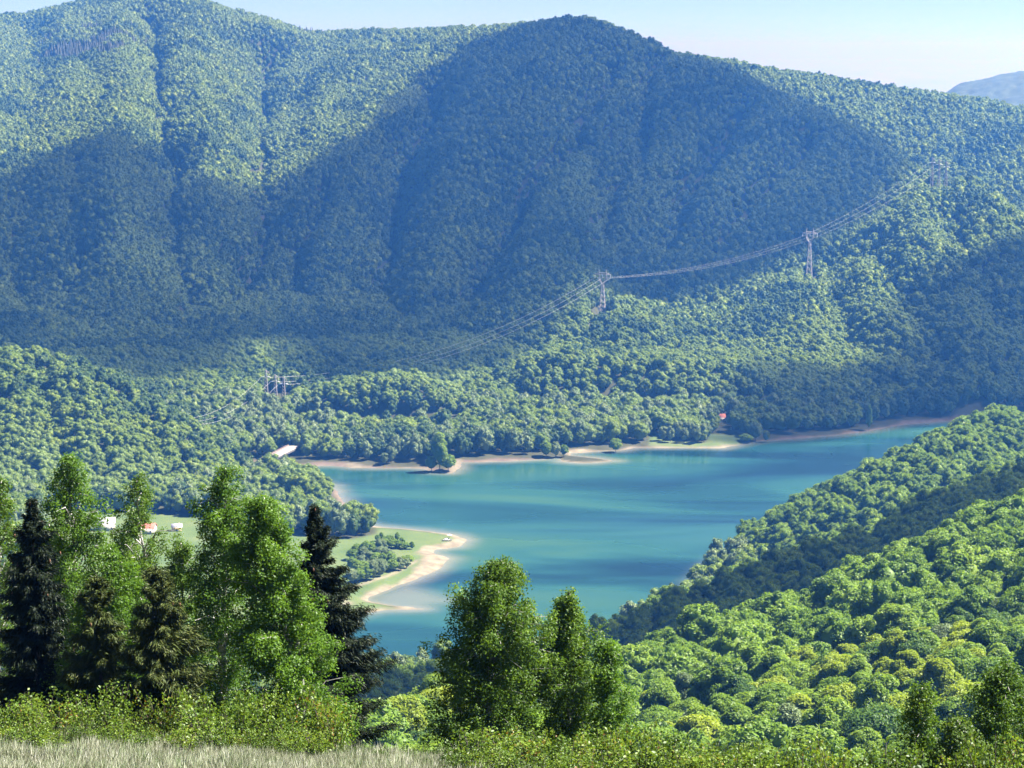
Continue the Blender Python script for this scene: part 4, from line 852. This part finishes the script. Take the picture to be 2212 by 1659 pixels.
def spruce(u, vt, Y, edges, label, mat, seed, dens=1.0, cones=0, upsweep=.25, vbase=1560):
    r = np.random.default_rng(seed); top = P(u, vt, Y); gz = ground_at(top[0], Y); base = np.array((top[0], Y, gz-.1)); H = top[2]-base[2]
    zs = np.array([P(u, e[0], Y)[2] for e in edges][::-1]+[top[2]])-base[2]
    L_ = np.array([P(u-e[1], e[0], Y)[0] for e in edges][::-1]+[top[0]])-base[0]; R_ = np.array([P(u+e[2], e[0], Y)[0] for e in edges][::-1]+[top[0]])-base[0]
    t = thing('spruce_tree', base, label, 'tree')
    tk = MB(); r0 = .011*H+.03; tk.tube([(0, 0, 0), (.02, 0, H*.5), (0, 0, H)], [r0, r0*.5, .012], 7)
    CC = []; AX = []; LN = []
    z = .5; tips = []
    while z < H-.12:
        f = z/H; nb = 7 if f < .85 else 5
        for b in range(nb):
            th = r.uniform(0, 6.283); side = math.cos(th)
            ext = np.interp(z, zs, R_) if side > 0 else -np.interp(z, zs, L_)
            ln = (ext*abs(side)+.5*(np.interp(z, zs, R_)-np.interp(z, zs, L_))*(1-abs(side)))*r.uniform(.55, 1.2)+.06
            dz = -.18*ln+upsweep*ln*r.uniform(.2, 1.2) if f < .8 else ln*.7
            p0 = np.array((0, 0, z)); p2 = p0+np.array((math.cos(th)*ln, math.sin(th)*ln, dz)); p1 = (p0+p2)/2+np.array((0, 0, -.14*ln))
            tk.tube([p0, p1, p2], [.022, .014, .005], 3); tips.append((p2, f))
            tg = (p2-p0)/(np.linalg.norm(p2-p0)+1e-6); lat = np.cross(tg, (0, 0, 1)); lat /= np.linalg.norm(lat)+1e-6
            n = int((75+230*ln)*dens); s = .12+.9*r.random(n)**.8; s = np.minimum(s, 1.0)
            c = ((1-s)**2)[:, None]*p0+(2*s*(1-s))[:, None]*p1+(s*s)[:, None]*p2
            sg = np.where(r.random(n) < .5, -1, 1)[:, None]
            c = c+r.normal(0, .03+.03*ln, (n, 3)); ax = tg[None]*.7+lat[None]*sg*r.uniform(.2, .9, (n, 1))+np.array((0, 0, 1))*r.normal(-.42, .35, (n, 1))
            CC.append(c); AX.append(ax/np.linalg.norm(ax, axis=1, keepdims=True)); LN.append((.07+.30*np.minimum(ln, 1.6)*(1-s)*r.uniform(.5, 1.1, n)+.05*r.random(n)))
        z += max(.11, .27*(1-.5*f))*(1.0 if H > 5 else .7)*r.uniform(.85, 1.15)
    # leader shoots
    n = 40; c = np.stack([r.normal(0, .02, n), r.normal(0, .02, n), H-r.random(n)*.5], -1); CC.append(c); a = r.normal(0, .6, (n, 3)); a[:, 2] = .8; AX.append(a/np.linalg.norm(a, axis=1, keepdims=True)); LN.append(np.full(n, .09))
    C_ = np.vstack(CC); A_ = np.vstack(AX); n = len(C_); ok_ = C_[:, 2] > .1; L__ = np.concatenate(LN)[ok_]; C_, A_ = C_[ok_], A_[ok_]; n = len(C_)
    l = L__[:, None]; sd_ = np.cross(A_, r.normal(size=(n, 3))); sd_ /= np.linalg.norm(sd_, axis=1, keepdims=True)+1e-9; wdt = .010+.04*l
    V = np.stack([C_-A_*l*.3-sd_*wdt*.6, C_+A_*l*.35-sd_*wdt, C_+A_*l-np.array((0, 0, .12))*l, C_+A_*l*.35+sd_*wdt], 1).reshape(-1, 3); kk = np.arange(n)[:, None]*4
    F = np.vstack([kk+np.array([[0, 1, 2]]), kk+np.array([[0, 2, 3]])])
    link('trunk', tk.mesh('trunk', M['bark']), t); link('crown', mesh_np('crown', V, F, M[mat]), t)
    if cones:
        cand = [p for p, f in tips if f > .62]; r.shuffle(cand)
        Vc, Fc = IC1; cm = mesh_np('cone', Vc*np.array((.028, .028, .075)), Fc, M['cone'])
        for p in cand[:cones]: link('cone', cm, t, tuple(p+r.normal(0, .05, 3)-np.array((0, 0, .08))))
    return len(F)
ns = 0
ns += spruce(68, 1076, 65, [(1110,6,6),(1150,24,26),(1200,42,46),(1300,60,66),(1400,68,76),(1540,78,90)], 'dark spruce with brown cones at the top, near the left edge', 'needle_dark', 31, 1.0, 40)
ns += spruce(680, 1090, 67, [(1125,5,7),(1165,16,28),(1230,34,58),(1310,50,96),(1400,66,135),(1450,76,155),(1560,86,170)], 'dark spruce with bare-looking branches right of the left group', 'needle_dark', 32, 1.1, 12, .35)
ns += spruce(210, 1243, 61, [(1290,24,24),(1350,40,42),(1430,62,64),(1530,80,80)], 'young dark green spruce in front of the left birches', 'needle_olive', 33, .9, 8)
ns += spruce(336, 1222, 60, [(1270,26,28),(1340,48,62),(1400,70,100),(1470,85,115),(1550,95,125)], 'olive tipped young spruce in the middle of the left group', 'needle_olive', 34, .85, 10, .35)
open('/tmp/stat.txt', 'w').write('trees %d single %d leaf %d needle %d' % (n, single.sum(), nl, ns)) if False else None

# ------------------------------------------------------------------ shrubs along the brow
def shrub_mesh(seed, mat, H=1.25, W=.75, stems=13, per=60, leaf=.030):
    r = np.random.default_rng(seed); tk = MB(); CC = []; NN = []
    for i in range(stems):
        th = r.uniform(0, 6.283); o = W*.35*math.sqrt(r.random()); h = H*r.uniform(.55, 1.05)*(1-.3*o/W)
        p0 = np.array((math.cos(th)*o*.5, math.sin(th)*o*.5, 0)); p2 = np.array((math.cos(th)*(o+W*.45*r.random()), math.sin(th)*(o+W*.45*r.random()), h)); p1 = (p0+p2)/2+np.array((-.05, 0, .1))
        tk.tube([p0, p1, p2], [.012, .009, .004], 4)
        n = int(per*h/H); s = .12+.88*r.random(n)**.8; c = ((1-s)**2)[:, None]*p0+(2*s*(1-s))[:, None]*p1+(s*s)[:, None]*p2
        sp = (.16*(1-s)+.045)[:, None]; CC.append(c+r.normal(0, 1, (n, 3))*sp*np.array((1.2, 1.2, .5))); NN.append(r.normal(0, .8, (n, 3))+np.array((0, 0, .4)))
    V, F = cards(np.vstack(CC), np.vstack(NN), leaf, r, .7)
    return tk.mesh('stems', M['bark']), mesh_np('leaves', V, F, M[mat])
SHR = [shrub_mesh(800+k, 'shrub_leaf', 1.25, .8, 15, 90) for k in range(5)]; SHG = [shrub_mesh(820+k, 'shrub_green', 1.15, .9, 16, 100) for k in range(3)]
def shrub(u, v, Y, protos_, label, group, lim=None):
    q = P(u, v, Y); g = ground_at(q[0], Y); h = max(.5, q[2]-g)
    if lim: h = min(h, lim)
    s = h/1.25; k = random.randrange(len(protos_))
    t = thing('shrub', (q[0], Y, g-.03), label, 'shrub', group, random.uniform(0, 6.28)); w_ = s*random.uniform(.95, 1.35) if h < 1.8 else s*.8
    t.scale = (w_, w_, s)
    link('stems', protos_[k][0], t); link('leaves', protos_[k][1], t)
def w3(i, n): return ('left end', 'left of the middle', 'middle', 'right of the middle', 'right end')[min(4, i*5//n)]
for i in range(26):
    u = -10+i*29+random.uniform(-8, 8); shrub(u, random.uniform(1500, 1535) if i % 3 else random.uniform(1462, 1498), random.uniform(57, 59.5), SHR, 'yellow-green shrub with reddish tips behind the dry grass, %s of the row' % w3(i, 26), 'shrubs behind the dry grass, %s' % w3(i, 26))
for i in range(20):
    u = 0+i*37+random.uniform(-10, 10); shrub(u, random.uniform(1535, 1562)+(.035*u if u > 200 else 0), random.uniform(55, 57), SHR if i % 4 else SHG, 'low leafy shrub bordering the dry grass, %s of the front row' % w3(i, 20), 'front shrubs bordering the dry grass, %s' % w3(i, 20))
for u, v, lb in ((60, 1545, 'bigger leafy shrub standing out into the dry grass at left'), (10, 1560, 'shrub at the left edge standing in the dry grass'), (100, 1565, 'shrub right of the bigger one in the dry grass')): shrub(u, v, 52.5, SHR, lb, None)
for i in range(9): shrub(640+i*40+random.uniform(-10, 10), random.uniform(1585, 1615)+4*i*(i < 6), random.uniform(55, 57), SHG, 'green shrub in the gap between the left trees and the middle birch', 'green shrubs in the gap')
for i in range(24):
    u = 985+i*28+random.uniform(-10, 10); shrub(u, random.uniform(1545, 1585) if 1000 < u < 1450 else random.uniform(1575, 1610), random.uniform(53, 56.5), SHR if i % 4 else SHG, 'yellow-green shrub below the middle birches, %s of the row' % w3(i, 24), 'shrubs below the middle birches, %s' % w3(i, 24))
for i in range(20):
    u = 1010+i*34+random.uniform(-12, 12); shrub(u, random.uniform(1600, 1630), random.uniform(50, 52.5), SHR if i % 3 else SHG, 'shrub cut by the bottom edge before the birches, %s of the row' % w3(i, 20), 'shrubs at the bottom edge, %s' % w3(i, 20))
for i in range(24):
    u = 1660+i*24+random.uniform(-12, 12); shrub(u, random.uniform(1585, 1640)-(u-1660)*.04, random.uniform(44, 50), SHG if i % 3 else SHR, 'green shrub in the lower right corner, %s of the thicket' % w3(i, 24), 'shrubs in the lower right corner, %s' % w3(i, 24))

# ------------------------------------------------------------------ dry grass
M['straw'] = leaf_mat('straw', [(0.0, (.07, .13, .035)), (.35, (.14, .19, .08)), (.65, (.27, .28, .19)), (1, (.46, .45, .38))], .25, .45, .03, (1, 1, .85))
gcol = bpy.data.collections.new('grass_kinds')
for k in range(4):
    r = np.random.default_rng(900+k); V = []; F = []
    for i in range(18):
        b = np.array((r.normal(0, .07), r.normal(0, .07), 0)); th = r.uniform(0, 6.28); h = r.uniform(.22, .5); ln = r.uniform(.05, .22)
        d_ = np.array((math.cos(th)*ln-.06, math.sin(th)*ln, h)); s_ = np.array((-math.sin(th+.8), math.cos(th+.8), 0))*.009
        n0 = len(V); V += [b-s_, b+s_, b+d_*.55-s_*.8+(0, 0, .05), b+d_*.55+s_*.8+(0, 0, .05), b+d_]; F += [(n0, n0+1, n0+3), (n0, n0+3, n0+2), (n0+2, n0+3, n0+4)]
    o = bpy.data.objects.new('tuft_%d' % k, mesh_np('tuft', np.array(V), np.array(F), M['straw'])); gcol.objects.link(o)
n = 16000; gx_ = rng.uniform(-17, 6, n); gy_ = rng.uniform(45.5, 57.5, n)
gp = np.stack([gx_, gy_, height(gx_, gy_)-.02], -1); ss = rng.uniform(.55, 1.1, n)*(1+.9*fbm(gx_/1.8, gy_/1.8, 4, 3))
scatter('dry_grass', gp, rng.integers(0, 4, n), np.stack([rng.normal(0, .1, n), rng.normal(0, .1, n), rng.uniform(0, 6.28, n)], -1), np.stack([ss, ss, ss], -1), gcol, label='pale dry grass on the brow at lower left', category='grass')
